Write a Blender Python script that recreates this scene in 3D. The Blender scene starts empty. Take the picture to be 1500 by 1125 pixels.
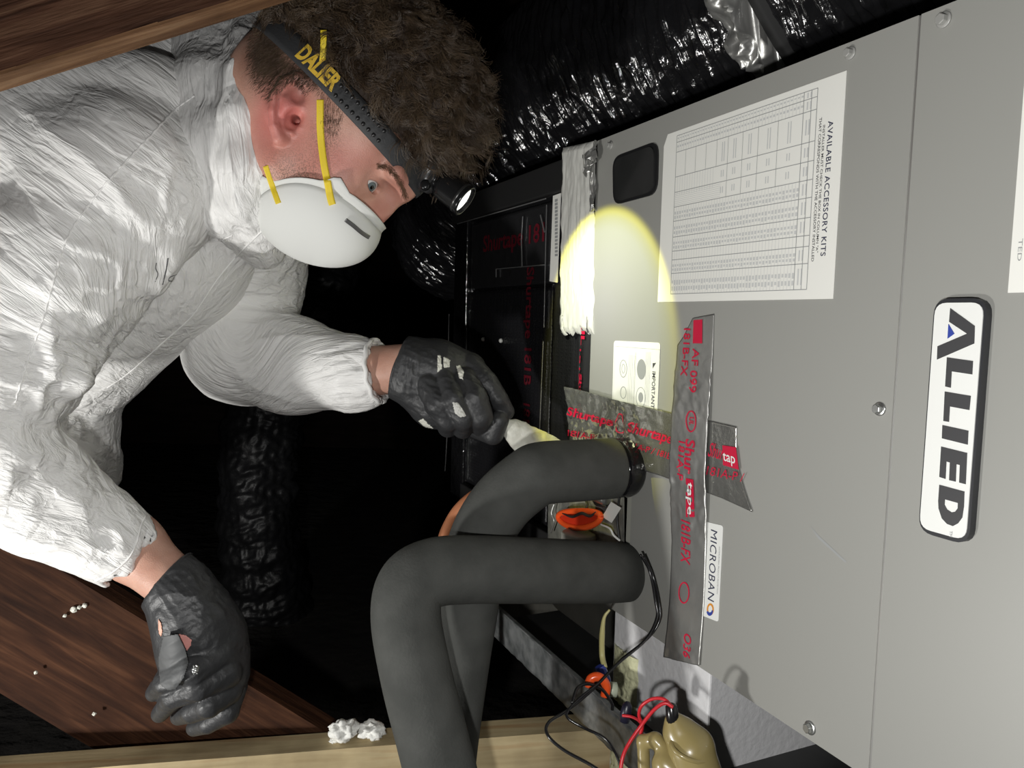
import bpy, bmesh, math, random
import numpy as np
from mathutils import Matrix, Vector, noise as mnoise
from mathutils.bvhtree import BVHTree
random.seed(7); RNG = np.random.default_rng(7)
C = bpy.context.scene.collection

# ------------------------------------------------------------------ camera
FPX = 1120.0
Dc = np.array([237-750, -(456-562.5), -FPX]); Uc = np.array([.025, 1, 0])
Uc[2] = (-Dc[0]*Uc[0]-Dc[1]*Uc[1])/Dc[2]
Dc /= np.linalg.norm(Dc); Uc /= np.linalg.norm(Uc)
Fc = np.array([0, 0, -1.]); Fc = Fc-(Fc@Uc)*Uc; Fc /= np.linalg.norm(Fc)
M3 = np.array([np.cross(Fc, Uc), Fc, Uc])            # camera -> world rotation
EYE = np.array([0, 0, 1.2])
cam = bpy.data.cameras.new('camera'); cam.lens = 36*FPX/1500; cam.sensor_width = 36; cam.clip_start = .02
camo = bpy.data.objects.new('camera', cam); C.objects.link(camo)
camo.matrix_world = Matrix.Translation(Vector(EYE)) @ Matrix(M3.tolist()).to_4x4()
bpy.context.scene.camera = camo

def P(px, py, z):
    return M3 @ np.array([(px-750)/FPX*z, -(py-562.5)/FPX*z, -z])+EYE
def cdir(x, y, z=0):                                  # image direction (x right, y down, z towards viewer) -> world
    v = M3 @ np.array([x, -y, z], float); return v/np.linalg.norm(v)
def proj(p):
    q = (np.asarray(p)-EYE) @ M3
    return 750+FPX*q[..., 0]/-q[..., 2], 562.5-FPX*q[..., 1]/-q[..., 2], -q[..., 2]

# ------------------------------------------------------------------ world, lights, exposure
sc = bpy.context.scene
w = bpy.data.worlds.new('dark_attic'); sc.world = w; w.use_nodes = True
w.node_tree.nodes['Background'].inputs[0].default_value = (.8, .9, 1, 1)
w.node_tree.nodes['Background'].inputs[1].default_value = .004
sc.view_settings.view_transform = 'Standard'; sc.view_settings.look = 'None'
sc.view_settings.gamma = 1; sc.view_settings.use_curve_mapping = False; sc.view_settings.exposure = 0
def point(name, loc, power, rad, col=(1, 1, 1)):
    l = bpy.data.lights.new(name, 'POINT'); l.energy = power; l.shadow_soft_size = rad; l.color = col
    o = bpy.data.objects.new(name, l); o.location = loc; C.objects.link(o); return o
point('work_light', M3 @ np.array([-.74, -.46, -.36])+EYE, 19, .03, (1, .985, .95))
point('phone_light', M3 @ np.array([-.06, -.09, .0])+EYE, 13.0, .012, (1, .99, .97))

# ------------------------------------------------------------------ cabinet frame
P0c = np.array([(870-750)/FPX, -(550-562.5)/FPX, -1])*.92
P0 = M3@P0c+EYE; AU = M3@(-Dc); AV = M3@Uc; AN = np.cross(AU, AV)
def CP(u, v, n=0): return P0+AU*u+AV*v+AN*n
def cab(px, py, n=0):
    r = P(px, py, 1)-EYE; o = P0+AN*n
    t = ((o-EYE)@AN)/(r@AN); p = EYE+r*t
    return (p-P0)@AU, (p-P0)@AV

# ------------------------------------------------------------------ materials
def mat(name, col, rough=.5, metal=0, bump=0, bscale=50, bdist=.002, spec=.5, sheen=0, coat=0, stretch=None, var=None, vscale=8, trans=0, vdetail=4):
    m = bpy.data.materials.new(name); m.use_nodes = True; nt = m.node_tree; b = nt.nodes['Principled BSDF']
    b.inputs['Base Color'].default_value = (*col, 1); b.inputs['Roughness'].default_value = rough
    b.inputs['Metallic'].default_value = metal; b.inputs['Specular IOR Level'].default_value = spec
    if sheen: b.inputs['Sheen Weight'].default_value = sheen
    if coat: b.inputs['Coat Weight'].default_value = coat; b.inputs['Coat Roughness'].default_value = .08
    if trans: b.inputs['Transmission Weight'].default_value = trans
    tc = nt.nodes.new('ShaderNodeTexCoord'); src = tc.outputs['Object']
    if stretch:
        mp = nt.nodes.new('ShaderNodeMapping'); mp.inputs['Scale'].default_value = stretch
        nt.links.new(src, mp.inputs['Vector']); src = mp.outputs['Vector']
    if bump:
        n = nt.nodes.new('ShaderNodeTexNoise'); n.inputs['Scale'].default_value = bscale; n.inputs['Detail'].default_value = 5
        nt.links.new(src, n.inputs['Vector'])
        bp = nt.nodes.new('ShaderNodeBump'); bp.inputs['Strength'].default_value = bump; bp.inputs['Distance'].default_value = bdist
        nt.links.new(n.outputs['Fac'], bp.inputs['Height']); nt.links.new(bp.outputs['Normal'], b.inputs['Normal'])
    if var:
        n = nt.nodes.new('ShaderNodeTexNoise'); n.inputs['Scale'].default_value = vscale; n.inputs['Detail'].default_value = vdetail
        nt.links.new(src, n.inputs['Vector'])
        r = nt.nodes.new('ShaderNodeValToRGB'); r.color_ramp.elements[0].position = .35; r.color_ramp.elements[1].position = .65
        r.color_ramp.elements[0].color = (*col, 1); r.color_ramp.elements[1].color = (*var, 1)
        nt.links.new(n.outputs['Fac'], r.inputs['Fac']); nt.links.new(r.outputs['Color'], b.inputs['Base Color'])
    return m
def wood(name, c1, c2, c3, scale=1.0, rough=.75, bump=.6):
    m = bpy.data.materials.new(name); m.use_nodes = True; nt = m.node_tree; b = nt.nodes['Principled BSDF']
    N = nt.nodes.new; L = nt.links.new
    tc = N('ShaderNodeTexCoord'); mp = N('ShaderNodeMapping'); mp.inputs['Scale'].default_value = (2.2*scale, 26*scale, 26*scale)
    L(tc.outputs['Object'], mp.inputs['Vector'])
    n1 = N('ShaderNodeTexNoise'); n1.inputs['Scale'].default_value = 1.6; n1.inputs['Detail'].default_value = 6; n1.inputs['Distortion'].default_value = .8
    L(mp.outputs['Vector'], n1.inputs['Vector'])
    r = N('ShaderNodeValToRGB'); e = r.color_ramp.elements; e[0].position = .3; e[0].color = (*c1, 1); e[1].position = .72; e[1].color = (*c3, 1)
    k = e.new(.5); k.color = (*c2, 1)
    L(n1.outputs['Fac'], r.inputs['Fac'])
    n2 = N('ShaderNodeTexNoise'); n2.inputs['Scale'].default_value = 6; n2.inputs['Detail'].default_value = 8
    L(mp.outputs['Vector'], n2.inputs['Vector'])
    n3 = N('ShaderNodeTexNoise'); n3.inputs['Scale'].default_value = 9; n3.inputs['Detail'].default_value = 6; L(tc.outputs['Object'], n3.inputs['Vector'])
    mx = N('ShaderNodeMix'); mx.data_type = 'RGBA'; mx.blend_type = 'MULTIPLY'; mx.inputs['Factor'].default_value = .65
    r2 = N('ShaderNodeValToRGB'); r2.color_ramp.elements[0].position = .35; r2.color_ramp.elements[0].color = (.35, .33, .32, 1); r2.color_ramp.elements[1].position = .6
    L(n3.outputs['Fac'], r2.inputs['Fac']); L(r.outputs['Color'], mx.inputs['A']); L(r2.outputs['Color'], mx.inputs['B'])
    L(mx.outputs['Result'], b.inputs['Base Color'])
    bp = N('ShaderNodeBump'); bp.inputs['Strength'].default_value = bump; bp.inputs['Distance'].default_value = .0015
    L(n2.outputs['Fac'], bp.inputs['Height']); L(bp.outputs['Normal'], b.inputs['Normal'])
    b.inputs['Roughness'].default_value = rough; b.inputs['Specular IOR Level'].default_value = .15
    return m
MT = dict(
 cab=mat('painted_grey_metal', (.325, .325, .303), .42, 0, .05, 300, .0005),
 seam=mat('bright_groove_metal', (.62, .62, .6), .3, .8),
 paper=mat('label_paper', (.86, .86, .81), .55),
 ink=mat('black_ink', (.06, .06, .065), .6), gink=mat('grey_ink', (.33, .34, .34), .6), navy=mat('navy_ink', (.045, .05, .09), .5),
 blue=mat('blue_ink', (.03, .06, .35), .5), orange_ink=mat('orange_ink', (.75, .3, .03), .5),
 badge=mat('badge_white', (.86, .87, .84), .35), badge_rim=mat('badge_dark_rim', (.025, .026, .03), .4), letter=mat('badge_letter', (.05, .05, .053), .5),
 foil=mat('foil_tape', (.50, .50, .48), .34, .72, .25, 55, .002, var=(.40, .40, .385), vscale=20),
 dfoil=mat('dark_glossy_film', (.035, .035, .037), .2, .3, .5, 45, .002),
 bfoil=mat('crinkled_foil_tape', (.50, .50, .47), .18, .80, .4, 60, .003),
 red=mat('red_print', (.60, .01, .05), .45), dred=mat('dull_red_print', (.13, .005, .014), .55),
 film=mat('black_duct_film', (.010, .010, .011), .14, 0, .8, 80, .002, spec=.9),
 weave=None,
 mastic=mat('grey_white_mastic', (.62, .62, .58), .75, 0, .8, 60, .003, stretch=(1, 1, .35)),
 wet=mat('fresh_mastic', (.70, .70, .62), .5, 0, .6, 140, .002),
 black=mat('black_plastic', (.016, .016, .017), .3), matte=mat('matte_black', (.012, .012, .012), .7),
 dark=mat('dark_recess', (.012, .013, .013), .5, var=(.03, .03, .03), vscale=12),
 screw=mat('zinc_screw', (.55, .56, .55), .3, .9), pscrew=mat('painted_screw', (.40, .40, .38), .4, .2),
 foam=mat('grey_pipe_foam', (.056, .058, .054), .85, 0, .35, 420, .0012, spec=.2, var=(.074, .076, .071), vscale=35),
 copper=mat('copper_tube', (.62, .22, .10), .5, .25, var=(.72, .30, .15)),
 orange=mat('orange_red_plastic', (.85, .10, .02), .25), tan=mat('tan_plastic', (.30, .24, .10), .3, coat=.3),
 redw=mat('red_wire_cover', (.55, .02, .03), .35), blackw=mat('black_cable_cover', (.012, .012, .013), .22),
 yellow=mat('yellow_strap', (.83, .62, .03), .6, 0, .4, 900, .0005),
 clearyel=mat('pale_yellow_tube', (.55, .5, .22), .35), bluep=mat('blue_plastic', (.03, .05, .30), .35),
 galv=mat('galvanised_pan', (.14, .15, .15), .38, .5, .5, 70, .002, var=(.30, .31, .31), vscale=60, stretch=(1, 1, 1)),
 board=mat('textured_white_board', (.72, .72, .73), .7, 0, .6, 120, .002),
 ycrust=mat('pale_yellow_crust', (.66, .66, .42), .8, 0, 1, 130, .004),
 oldwood=wood('old_brown_wood', (.022, .008, .004), (.044, .017, .008), (.085, .036, .017), 2.4, .8, .9),
 rafter=wood('rafter_brown_wood', (.022, .009, .005), (.062, .027, .015), (.12, .065, .038), 2.0, bump=1),
 litedge=wood('rafter_lit_edge_wood', (.08, .038, .018), (.16, .085, .042), (.26, .16, .09), 2.2),  # rafter wood made lighter: light from below put into the colour
 newwood=wood('pale_pine', (.40, .31, .17), (.54, .44, .26), (.40, .25, .12), 1.2, .65, .3),
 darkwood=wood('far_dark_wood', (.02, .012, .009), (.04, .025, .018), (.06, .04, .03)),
 mask=mat('white_mask_fibre', (.70, .71, .685), .85, 0, .15, 500, .0004),
 clip=mat('grey_metal_clip', (.16, .16, .16), .35, .7),
 band=mat('black_elastic', (.03, .031, .033), .6, 0, .5, 500, .0006), bandy=mat('yellow_band_letter', (.72, .47, .05), .6),
 lamp=mat('black_lamp_metal', (.02, .02, .021), .22, .5), lampring=mat('lamp_grey_ring', (.07, .07, .07), .3, .7),
 eye=mat('eye_white', (.72, .70, .68), .12), iris=mat('iris_grey', (.13, .17, .18), .1), pupil=mat('pupil_black', (.005, .005, .005), .05),
 hair=mat('brown_hair', (.052, .033, .020), .38, spec=.7, var=(.125, .086, .052), vscale=30), scalp=mat('dark_scalp_hair', (.035, .022, .014), .7, 0, 1, 200, .004),
 brow=mat('brow_hair', (.17, .10, .06), .6),
 fluff=mat('white_fluff', (.80, .80, .76), .95, 0, .8, 200, .002),
 beige=mat('beige_metal', (.42, .42, .37), .5),
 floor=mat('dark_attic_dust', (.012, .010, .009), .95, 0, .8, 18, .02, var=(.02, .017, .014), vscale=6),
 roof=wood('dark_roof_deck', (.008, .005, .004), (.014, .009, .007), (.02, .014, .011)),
)
def weave_mat(name, col, gscale):
    m = mat(name, col, .3, 0, 0); nt = m.node_tree; b = nt.nodes['Principled BSDF']; N = nt.nodes.new; L = nt.links.new
    tc = N('ShaderNodeTexCoord'); prev = None
    for ax in ('X', 'Y', 'Z'):
        wv = N('ShaderNodeTexWave'); wv.bands_direction = ax; wv.inputs['Scale'].default_value = gscale; wv.inputs['Distortion'].default_value = 1.2; wv.inputs['Detail Scale'].default_value = .6
        L(tc.outputs['Object'], wv.inputs['Vector'])
        if prev is None: prev = wv.outputs['Fac']
        else:
            a = N('ShaderNodeMath'); a.operation = 'MAXIMUM'; L(prev, a.inputs[0]); L(wv.outputs['Fac'], a.inputs[1]); prev = a.outputs[0]
    bp = N('ShaderNodeBump'); bp.inputs['Strength'].default_value = .5; bp.inputs['Distance'].default_value = .001
    L(prev, bp.inputs['Height']); L(bp.outputs['Normal'], b.inputs['Normal'])
    return m
MT['weave'] = weave_mat('black_woven_film', (.016, .016, .018), 60)
def glow(name, col, s):
    m = bpy.data.materials.new(name); m.use_nodes = True; b = m.node_tree.nodes['Principled BSDF']
    b.inputs['Base Color'].default_value = (.9, .9, .9, 1); b.inputs['Emission Color'].default_value = (*col, 1); b.inputs['Emission Strength'].default_value = s
    return m
MT['glow'] = glow('lit_lamp_lens', (1, 1, .93), 1.6)
def skin_mat():
    m = bpy.data.materials.new('skin'); m.use_nodes = True; nt = m.node_tree; b = nt.nodes['Principled BSDF']; N = nt.nodes.new; L = nt.links.new
    ar = N('ShaderNodeAttribute'); ar.attribute_name = 'redness'; ast = N('ShaderNodeAttribute'); ast.attribute_name = 'stubble'
    tc = N('ShaderNodeTexCoord')
    n = N('ShaderNodeTexNoise'); n.inputs['Scale'].default_value = 45; n.inputs['Detail'].default_value = 4; L(tc.outputs['Object'], n.inputs['Vector'])
    r = N('ShaderNodeValToRGB'); e = r.color_ramp.elements; e[0].position = .35; e[0].color = (.50, .27, .20, 1); e[1].position = .7; e[1].color = (.60, .36, .275, 1)
    L(n.outputs['Fac'], r.inputs['Fac'])
    m1 = N('ShaderNodeMix'); m1.data_type = 'RGBA'; L(ar.outputs['Fac'], m1.inputs['Factor']); L(r.outputs['Color'], m1.inputs['A']); m1.inputs['B'].default_value = (.62, .16, .15, 1)
    v = N('ShaderNodeTexNoise'); v.inputs['Scale'].default_value = 750; v.inputs['Detail'].default_value = 2; L(tc.outputs['Object'], v.inputs['Vector'])
    rr = N('ShaderNodeValToRGB'); rr.color_ramp.elements[0].position = .42; rr.color_ramp.elements[1].position = .60
    L(v.outputs['Fac'], rr.inputs['Fac'])
    mu = N('ShaderNodeMath'); mu.operation = 'MULTIPLY'; L(rr.outputs['Color'], mu.inputs[0]); L(ast.outputs['Fac'], mu.inputs[1])
    m2 = N('ShaderNodeMix'); m2.data_type = 'RGBA'; L(mu.outputs[0], m2.inputs['Factor']); L(m1.outputs['Result'], m2.inputs['A']); m2.inputs['B'].default_value = (.20, .11, .075, 1)
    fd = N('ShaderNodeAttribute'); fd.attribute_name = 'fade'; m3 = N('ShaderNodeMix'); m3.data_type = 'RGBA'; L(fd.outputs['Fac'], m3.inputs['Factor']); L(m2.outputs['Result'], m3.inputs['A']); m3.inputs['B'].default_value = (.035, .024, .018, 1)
    L(m3.outputs['Result'], b.inputs['Base Color'])
    bp = N('ShaderNodeBump'); bp.inputs['Strength'].default_value = .35; bp.inputs['Distance'].default_value = .0008
    L(v.outputs['Fac'], bp.inputs['Height']); L(bp.outputs['Normal'], b.inputs['Normal'])
    b.inputs['Roughness'].default_value = .48; b.inputs['Subsurface Weight'].default_value = .12; b.inputs['Subsurface Radius'].default_value = (.01, .004, .002); b.inputs['Subsurface Scale'].default_value = .5
    return m
MT['skin'] = skin_mat()
def suit_mat():
    m = mat('white_coverall_fabric', (.83, .825, .81), .60, 0); nt = m.node_tree; b = nt.nodes['Principled BSDF']; N = nt.nodes.new; L = nt.links.new
    tc = N('ShaderNodeTexCoord'); at = N('ShaderNodeAttribute'); at.attribute_name = 'foldcoord'
    mp = N('ShaderNodeMapping'); mp.inputs['Scale'].default_value = (7, 60, 30); L(at.outputs['Vector'], mp.inputs['Vector'])
    n = N('ShaderNodeTexNoise'); n.inputs['Scale'].default_value = 1.6; n.inputs['Detail'].default_value = 5; n.inputs['Distortion'].default_value = .6; L(mp.outputs['Vector'], n.inputs['Vector'])
    s1 = N('ShaderNodeMath'); s1.operation = 'SUBTRACT'; s1.inputs[1].default_value = .5; L(n.outputs['Fac'], s1.inputs[0])
    s2 = N('ShaderNodeMath'); s2.operation = 'ABSOLUTE'; L(s1.outputs[0], s2.inputs[0])
    s3 = N('ShaderNodeMath'); s3.operation = 'MULTIPLY'; s3.inputs[1].default_value = -2.2; L(s2.outputs[0], s3.inputs[0])
    mp2 = N('ShaderNodeMapping'); mp2.inputs['Scale'].default_value = (22, 34, 28); L(at.outputs['Vector'], mp2.inputs['Vector'])
    v = N('ShaderNodeTexVoronoi'); v.feature = 'DISTANCE_TO_EDGE'; v.inputs['Scale'].default_value = .9; L(mp2.outputs['Vector'], v.inputs['Vector'])
    vm = N('ShaderNodeMath'); vm.operation = 'MINIMUM'; vm.inputs[1].default_value = .10; L(v.outputs['Distance'], vm.inputs[0])
    a = N('ShaderNodeMath'); a.operation = 'MULTIPLY_ADD'; a.inputs[1].default_value = 1.6; L(vm.outputs[0], a.inputs[0]); L(s3.outputs[0], a.inputs[2])
    bp = N('ShaderNodeBump'); bp.inputs['Strength'].default_value = .8; bp.inputs['Distance'].default_value = .0042
    L(a.outputs[0], bp.inputs['Height']); L(bp.outputs['Normal'], b.inputs['Normal'])
    b.inputs['Coat Weight'].default_value = .15; b.inputs['Coat Roughness'].default_value = .35
    return m
MT['suit'] = suit_mat()
MT['glove'] = mat('black_nitrile_glove', (.032, .033, .035), .48, 0, .9, 75, .0022, spec=.5)
MT['gloveflap'] = mat('grey_glove_inside', (.075, .078, .08), .6, 0, .3, 90, .001)

# ------------------------------------------------------------------ object helpers
WM = {}
def place(o, Mw, parent):
    C.objects.link(o); WM[o.name] = Mw
    if parent: o.parent = parent; o.matrix_basis = WM[parent.name].inverted() @ Mw
    else: o.matrix_basis = Mw
    return o
def tag(o, label=None, cat=None, group=None, kind=None):
    if label: o['label'] = label
    if cat: o['category'] = cat
    if group: o['group'] = group
    if kind: o['kind'] = kind
    return o
def thing(name, loc, label, cat, group=None):
    o = bpy.data.objects.new(name, None); o.empty_display_size = .02
    place(o, Matrix.Translation(Vector(loc)), None); return tag(o, label, cat, group)
def mesh(name, V, F, m, parent=None, smooth=True, mats=None, label=None, kind=None, attrs=None):
    V = np.asarray(V, float).reshape(-1, 3); c = (V.min(0)+V.max(0))/2
    me = bpy.data.meshes.new(name)
    if isinstance(F, np.ndarray) and F.ndim == 2:
        n, k = F.shape; me.vertices.add(len(V)); me.vertices.foreach_set('co', (V-c).astype(np.float32).ravel())
        me.loops.add(n*k); me.loops.foreach_set('vertex_index', F.astype(np.int32).ravel())
        me.polygons.add(n); me.polygons.foreach_set('loop_start', np.arange(0, n*k, k, dtype=np.int32))
        me.update(calc_edges=True)
    else:
        me.from_pydata([tuple(v) for v in V-c], [], [tuple(int(i) for i in f) for f in F])
    me.validate()
    me.polygons.foreach_set('use_smooth', [smooth]*len(me.polygons))
    me.materials.append(MT[m] if isinstance(m, str) else m)
    if attrs:
        for k, a in attrs.items():
            at = me.attributes.new(k, 'FLOAT_VECTOR' if np.ndim(a) == 2 else 'FLOAT', 'POINT'); at.data.foreach_set('vector' if np.ndim(a) == 2 else 'value', np.asarray(a, np.float32).ravel())
    me.update()
    o = bpy.data.objects.new(name, me); place(o, Matrix.Translation(Vector(c)), parent)
    if label: o['label'] = label
    if kind: o['kind'] = kind
    return o
def bm_obj(name, bm, m, Mw, parent=None, smooth=False):
    me = bpy.data.meshes.new(name); bm.to_mesh(me); bm.free(); me.materials.append(MT[m] if isinstance(m, str) else m)
    if smooth: me.polygons.foreach_set('use_smooth', [True]*len(me.polygons))
    o = bpy.data.objects.new(name, me); return place(o, Mw, parent)
def frame(c, X, Y, Z):
    X, Y, Z = [np.asarray(a)/np.linalg.norm(a) for a in (X, Y, Z)]
    return Matrix.Translation(Vector(c)) @ Matrix(np.array([X, Y, Z]).T.tolist()).to_4x4()
def box(name, c, axes, dims, m, parent=None, bevel=.002, seg=2, jitter=0):
    bm = bmesh.new(); bmesh.ops.create_cube(bm, size=1); bmesh.ops.scale(bm, vec=dims, verts=bm.verts)
    if jitter:
        bmesh.ops.subdivide_edges(bm, edges=[e for e in bm.edges if abs((e.verts[0].co-e.verts[1].co).x) > max(dims)*.5], cuts=24)
        for v in bm.verts:
            n_ = mnoise.noise_vector(v.co*9); v.co += Vector((0, n_.y, n_.z))*jitter
    elif bevel: bmesh.ops.bevel(bm, geom=bm.edges, offset=bevel, segments=seg, affect='EDGES', profile=.5)
    return bm_obj(name, bm, m, frame(c, *axes), parent)
CA = lambda: (AU, AV, AN)
def cbox(name, u0, u1, v0, v1, n0, n1, m, parent=None, bevel=.001):
    return box(name, CP((u0+u1)/2, (v0+v1)/2, (n0+n1)/2), CA(), (abs(u1-u0), abs(v1-v0), abs(n1-n0)), m, parent, bevel)
def crom(pts, n=12):
    p = np.asarray(pts, float); p = np.vstack([2*p[0]-p[1], p, 2*p[-1]-p[-2]]); out = []
    for i in range(1, len(p)-2):
        for t in np.linspace(0, 1, n, endpoint=False):
            a, b, c, d = p[i-1:i+3]
            out.append(.5*((2*b)+(-a+c)*t+(2*a-5*b+4*c-d)*t*t+(-a+3*b-3*c+d)*t**3))
    out.append(p[-2]); return np.array(out)
def tube_vf(path, rad, seg=12, caps=True, disp=None, vo=0):
    path = np.asarray(path); n = len(path); T = np.gradient(path, axis=0); T /= np.linalg.norm(T, axis=1)[:, None]+1e-12
    rad = np.broadcast_to(rad, (n,)); a = np.array([0, 0, 1.]) if abs(T[0][2]) < .9 else np.array([1., 0, 0])
    s = np.cross(T[0], a); s /= np.linalg.norm(s); V = []
    th = np.linspace(0, 2*np.pi, seg, endpoint=False)
    for i in range(n):
        s = s-T[i]*(s@T[i]); s /= np.linalg.norm(s); b = np.cross(T[i], s)
        r = rad[i]*np.ones(seg)
        if disp is not None: r = r+disp(i, th)
        V.append(path[i]+np.outer(np.cos(th)*r, s)+np.outer(np.sin(th)*r, b))
    V = np.vstack(V); F = []
    for i in range(n-1):
        for j in range(seg):
            k = (j+1) % seg; F.append((vo+i*seg+j, vo+i*seg+k, vo+(i+1)*seg+k, vo+(i+1)*seg+j))
    if caps: F.append(tuple(vo+j for j in range(seg))[::-1]); F.append(tuple(vo+(n-1)*seg+j for j in range(seg)))
    return V, F
def tube(name, pts, r, m, parent=None, seg=12, n=12, disp=None, caps=True, interp=True):
    """pts world or (px,py,z) rows already converted"""
    path = crom(pts, n) if interp else np.asarray(pts)
    if np.ndim(r): r = np.interp(np.linspace(0, 1, len(path)), np.linspace(0, 1, len(r)), r)
    V, F = tube_vf(path, r, seg, caps, disp); return mesh(name, V, F, m, parent)
def pp(rows): return np.array([P(*r) for r in rows])
def revolve(name, c, axis, prof, m, parent=None, seg=24, smooth=True, caps=True):
    axis = np.asarray(axis)/np.linalg.norm(axis); path = [np.asarray(c)+axis*h for h, r in prof]
    a = np.array([0, 0, 1.]) if abs(axis[2]) < .9 else np.array([1., 0, 0]); s = np.cross(axis, a); s /= np.linalg.norm(s); b = np.cross(axis, s)
    th = np.linspace(0, 2*np.pi, seg, endpoint=False); V = []
    for p_, (h, r) in zip(path, prof): V.append(p_+np.outer(np.cos(th)*r, s)+np.outer(np.sin(th)*r, b))
    F = []
    for i in range(len(prof)-1):
        for j in range(seg):
            k = (j+1) % seg; F.append((i*seg+j, i*seg+k, (i+1)*seg+k, (i+1)*seg+j))
    if caps: F.append(tuple(range(seg))[::-1]); F.append(tuple((len(prof)-1)*seg+j for j in range(seg)))
    o = mesh(name, np.vstack(V), F, m, parent, smooth)
    return o

def curve_mesh(cu):
    o = bpy.data.objects.new('tmp', cu); C.objects.link(o); dg = bpy.context.evaluated_depsgraph_get(); dg.update()
    me = bpy.data.meshes.new_from_object(o.evaluated_get(dg)); V = np.array([v.co[:] for v in me.vertices]); F = [tuple(p.vertices) for p in me.polygons]
    bpy.data.objects.remove(o); bpy.data.curves.remove(cu); bpy.data.meshes.remove(me); return V, F
def text_vf(s, bold=0, spacing=1.0, shear=0):
    cu = bpy.data.curves.new('t', 'FONT'); cu.body = s; cu.size = 1; cu.offset = bold; cu.space_character = spacing; cu.resolution_u = 3; cu.shear = shear
    return curve_mesh(cu)
def poly_vf(loops):
    cu = bpy.data.curves.new('p', 'CURVE'); cu.dimensions = '2D'; cu.fill_mode = 'BOTH'
    for lp in loops:
        sp = cu.splines.new('POLY'); sp.points.add(len(lp)-1); sp.use_cyclic_u = True
        for k, (x, y) in enumerate(lp): sp.points[k].co = (x, y, 0, 1)
    return curve_mesh(cu)
def fit(V, x0, x1, y0, y1):
    a, b = V.min(0), V.max(0); V = V.copy()
    V[:, 0] = x0+(V[:, 0]-a[0])/(b[0]-a[0])*(x1-x0); V[:, 1] = y0+(V[:, 1]-a[1])/(b[1]-a[1]+1e-9)*(y1-y0); return V
def cmesh(name, V, F, m, parent, n=0, wr=None):           # V in (u,v) -> cabinet plane at height n
    W = []
    for p in V: W.append(CP(p[0], p[1], n+(wr(p[0], p[1]) if wr else 0)))
    return mesh(name, W, F, m, parent, False)
def prism(name, V, F, m, parent, n0, n1):                 # extruded outline in the cabinet plane
    bm = bmesh.new(); vs = [bm.verts.new((p[0], p[1], 0)) for p in V]
    for f in F:
        try: bm.faces.new([vs[i] for i in f])
        except ValueError: pass
    r = bmesh.ops.extrude_face_region(bm, geom=list(bm.faces)); 
    for g in r['geom']:
        if isinstance(g, bmesh.types.BMVert): g.co.z = n1-n0
    bmesh.ops.recalc_face_normals(bm, faces=bm.faces)
    V2 = [CP(v.co.x, v.co.y, n0+v.co.z) for v in bm.verts]; bm.verts.index_update(); F2 = [tuple(v.index for v in f.verts) for f in bm.faces]; bm.free()
    return mesh(name, V2, F2, m, parent, False)
def ctext(name, s, q0, q1, m, parent, n, bold=0, wr=None, spacing=1.0, shear=0):
    """text reading downwards in the cabinet plane: q0=(px,py) start at baseline side, q1=(px,py) end at cap side"""
    V, F = text_vf(s, bold, spacing, shear); u0, v0 = cab(*q0); u1 = cab(q1[0], q0[1])[0]; v1 = cab(*q1)[1]
    V = fit(V, 0, 1, 0, 1); Q = np.stack([u0+(u1-u0)*V[:, 1], v0+(v1-v0)*V[:, 0]], 1)
    return cmesh(name, Q, F, m, parent, n, wr)
def round_loop(q, r=.25, k=5):
    """rounded quad through 4 (u,v) corners, r fraction of the shorter side"""
    q = np.array(q); L = min(np.linalg.norm(q[0]-q[1]), np.linalg.norm(q[1]-q[2]))*r; out = []
    for i in range(4):
        a, b, c = q[i-1], q[i], q[(i+1) % 4]; p0 = b+(a-b)/np.linalg.norm(a-b)*L; p1 = b+(c-b)/np.linalg.norm(c-b)*L
        for t in np.linspace(0, 1, k+1): out.append((1-t)**2*p0+2*t*(1-t)*b+t*t*p1)
    return out

# ------------------------------------------------------------------ numpy noise and signed-distance surfaces
def vnoise(p, seed=0):
    p = np.asarray(p); i = np.floor(p).astype(np.int64); f = p-i; f = f*f*(3-2*f); r = 0
    def h(x, y, z):
        n = (x*374761393+y*668265263+z*2147483647+seed*974711) & 0xffffffff
        n = ((n ^ (n >> 13))*1274126177) & 0xffffffff; return ((n ^ (n >> 16)) & 0xffff)/65535.
    for dx in (0, 1):
        for dy in (0, 1):
            for dz in (0, 1):
                wt = (f[..., 0] if dx else 1-f[..., 0])*(f[..., 1] if dy else 1-f[..., 1])*(f[..., 2] if dz else 1-f[..., 2])
                r = r+wt*h(i[..., 0]+dx, i[..., 1]+dy, i[..., 2]+dz)
    return r
def cap(a, b, ra, rb):
    a = np.asarray(a, float); b = np.asarray(b, float); ab = b-a; L2 = ab@ab+1e-12
    def f(p):
        t = np.clip(((p-a)@ab)/L2, 0, 1); return np.linalg.norm(p-a-t[..., None]*ab, axis=-1)-(ra+(rb-ra)*t)
    return f
def ell(c, r, R=None):
    c = np.asarray(c, float); r = np.asarray(r, float)
    def f(p):
        q = p-c
        if R is not None: q = q@R
        k0 = np.linalg.norm(q/r, axis=-1); k1 = np.linalg.norm(q/(r*r), axis=-1)+1e-9
        return k0*(k0-1)/k1
    return f
def smin(a, b, k):
    h = np.clip(.5+.5*(b-a)/k, 0, 1); return b+(a-b)*h-k*h*(1-h)
def smax(a, b, k): return -smin(-a, -b, k)
def build(ops):
    """ops: list of (fn, k) union or (fn, k, 'sub')"""
    def f(p):
        d = None
        for o in ops:
            e = o[0](p)
            if d is None: d = e
            elif len(o) > 2 and o[2] == 'sub': d = smax(d, -e, o[1])
            else: d = smin(d, e, o[1])
        return d
    return f
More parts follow.
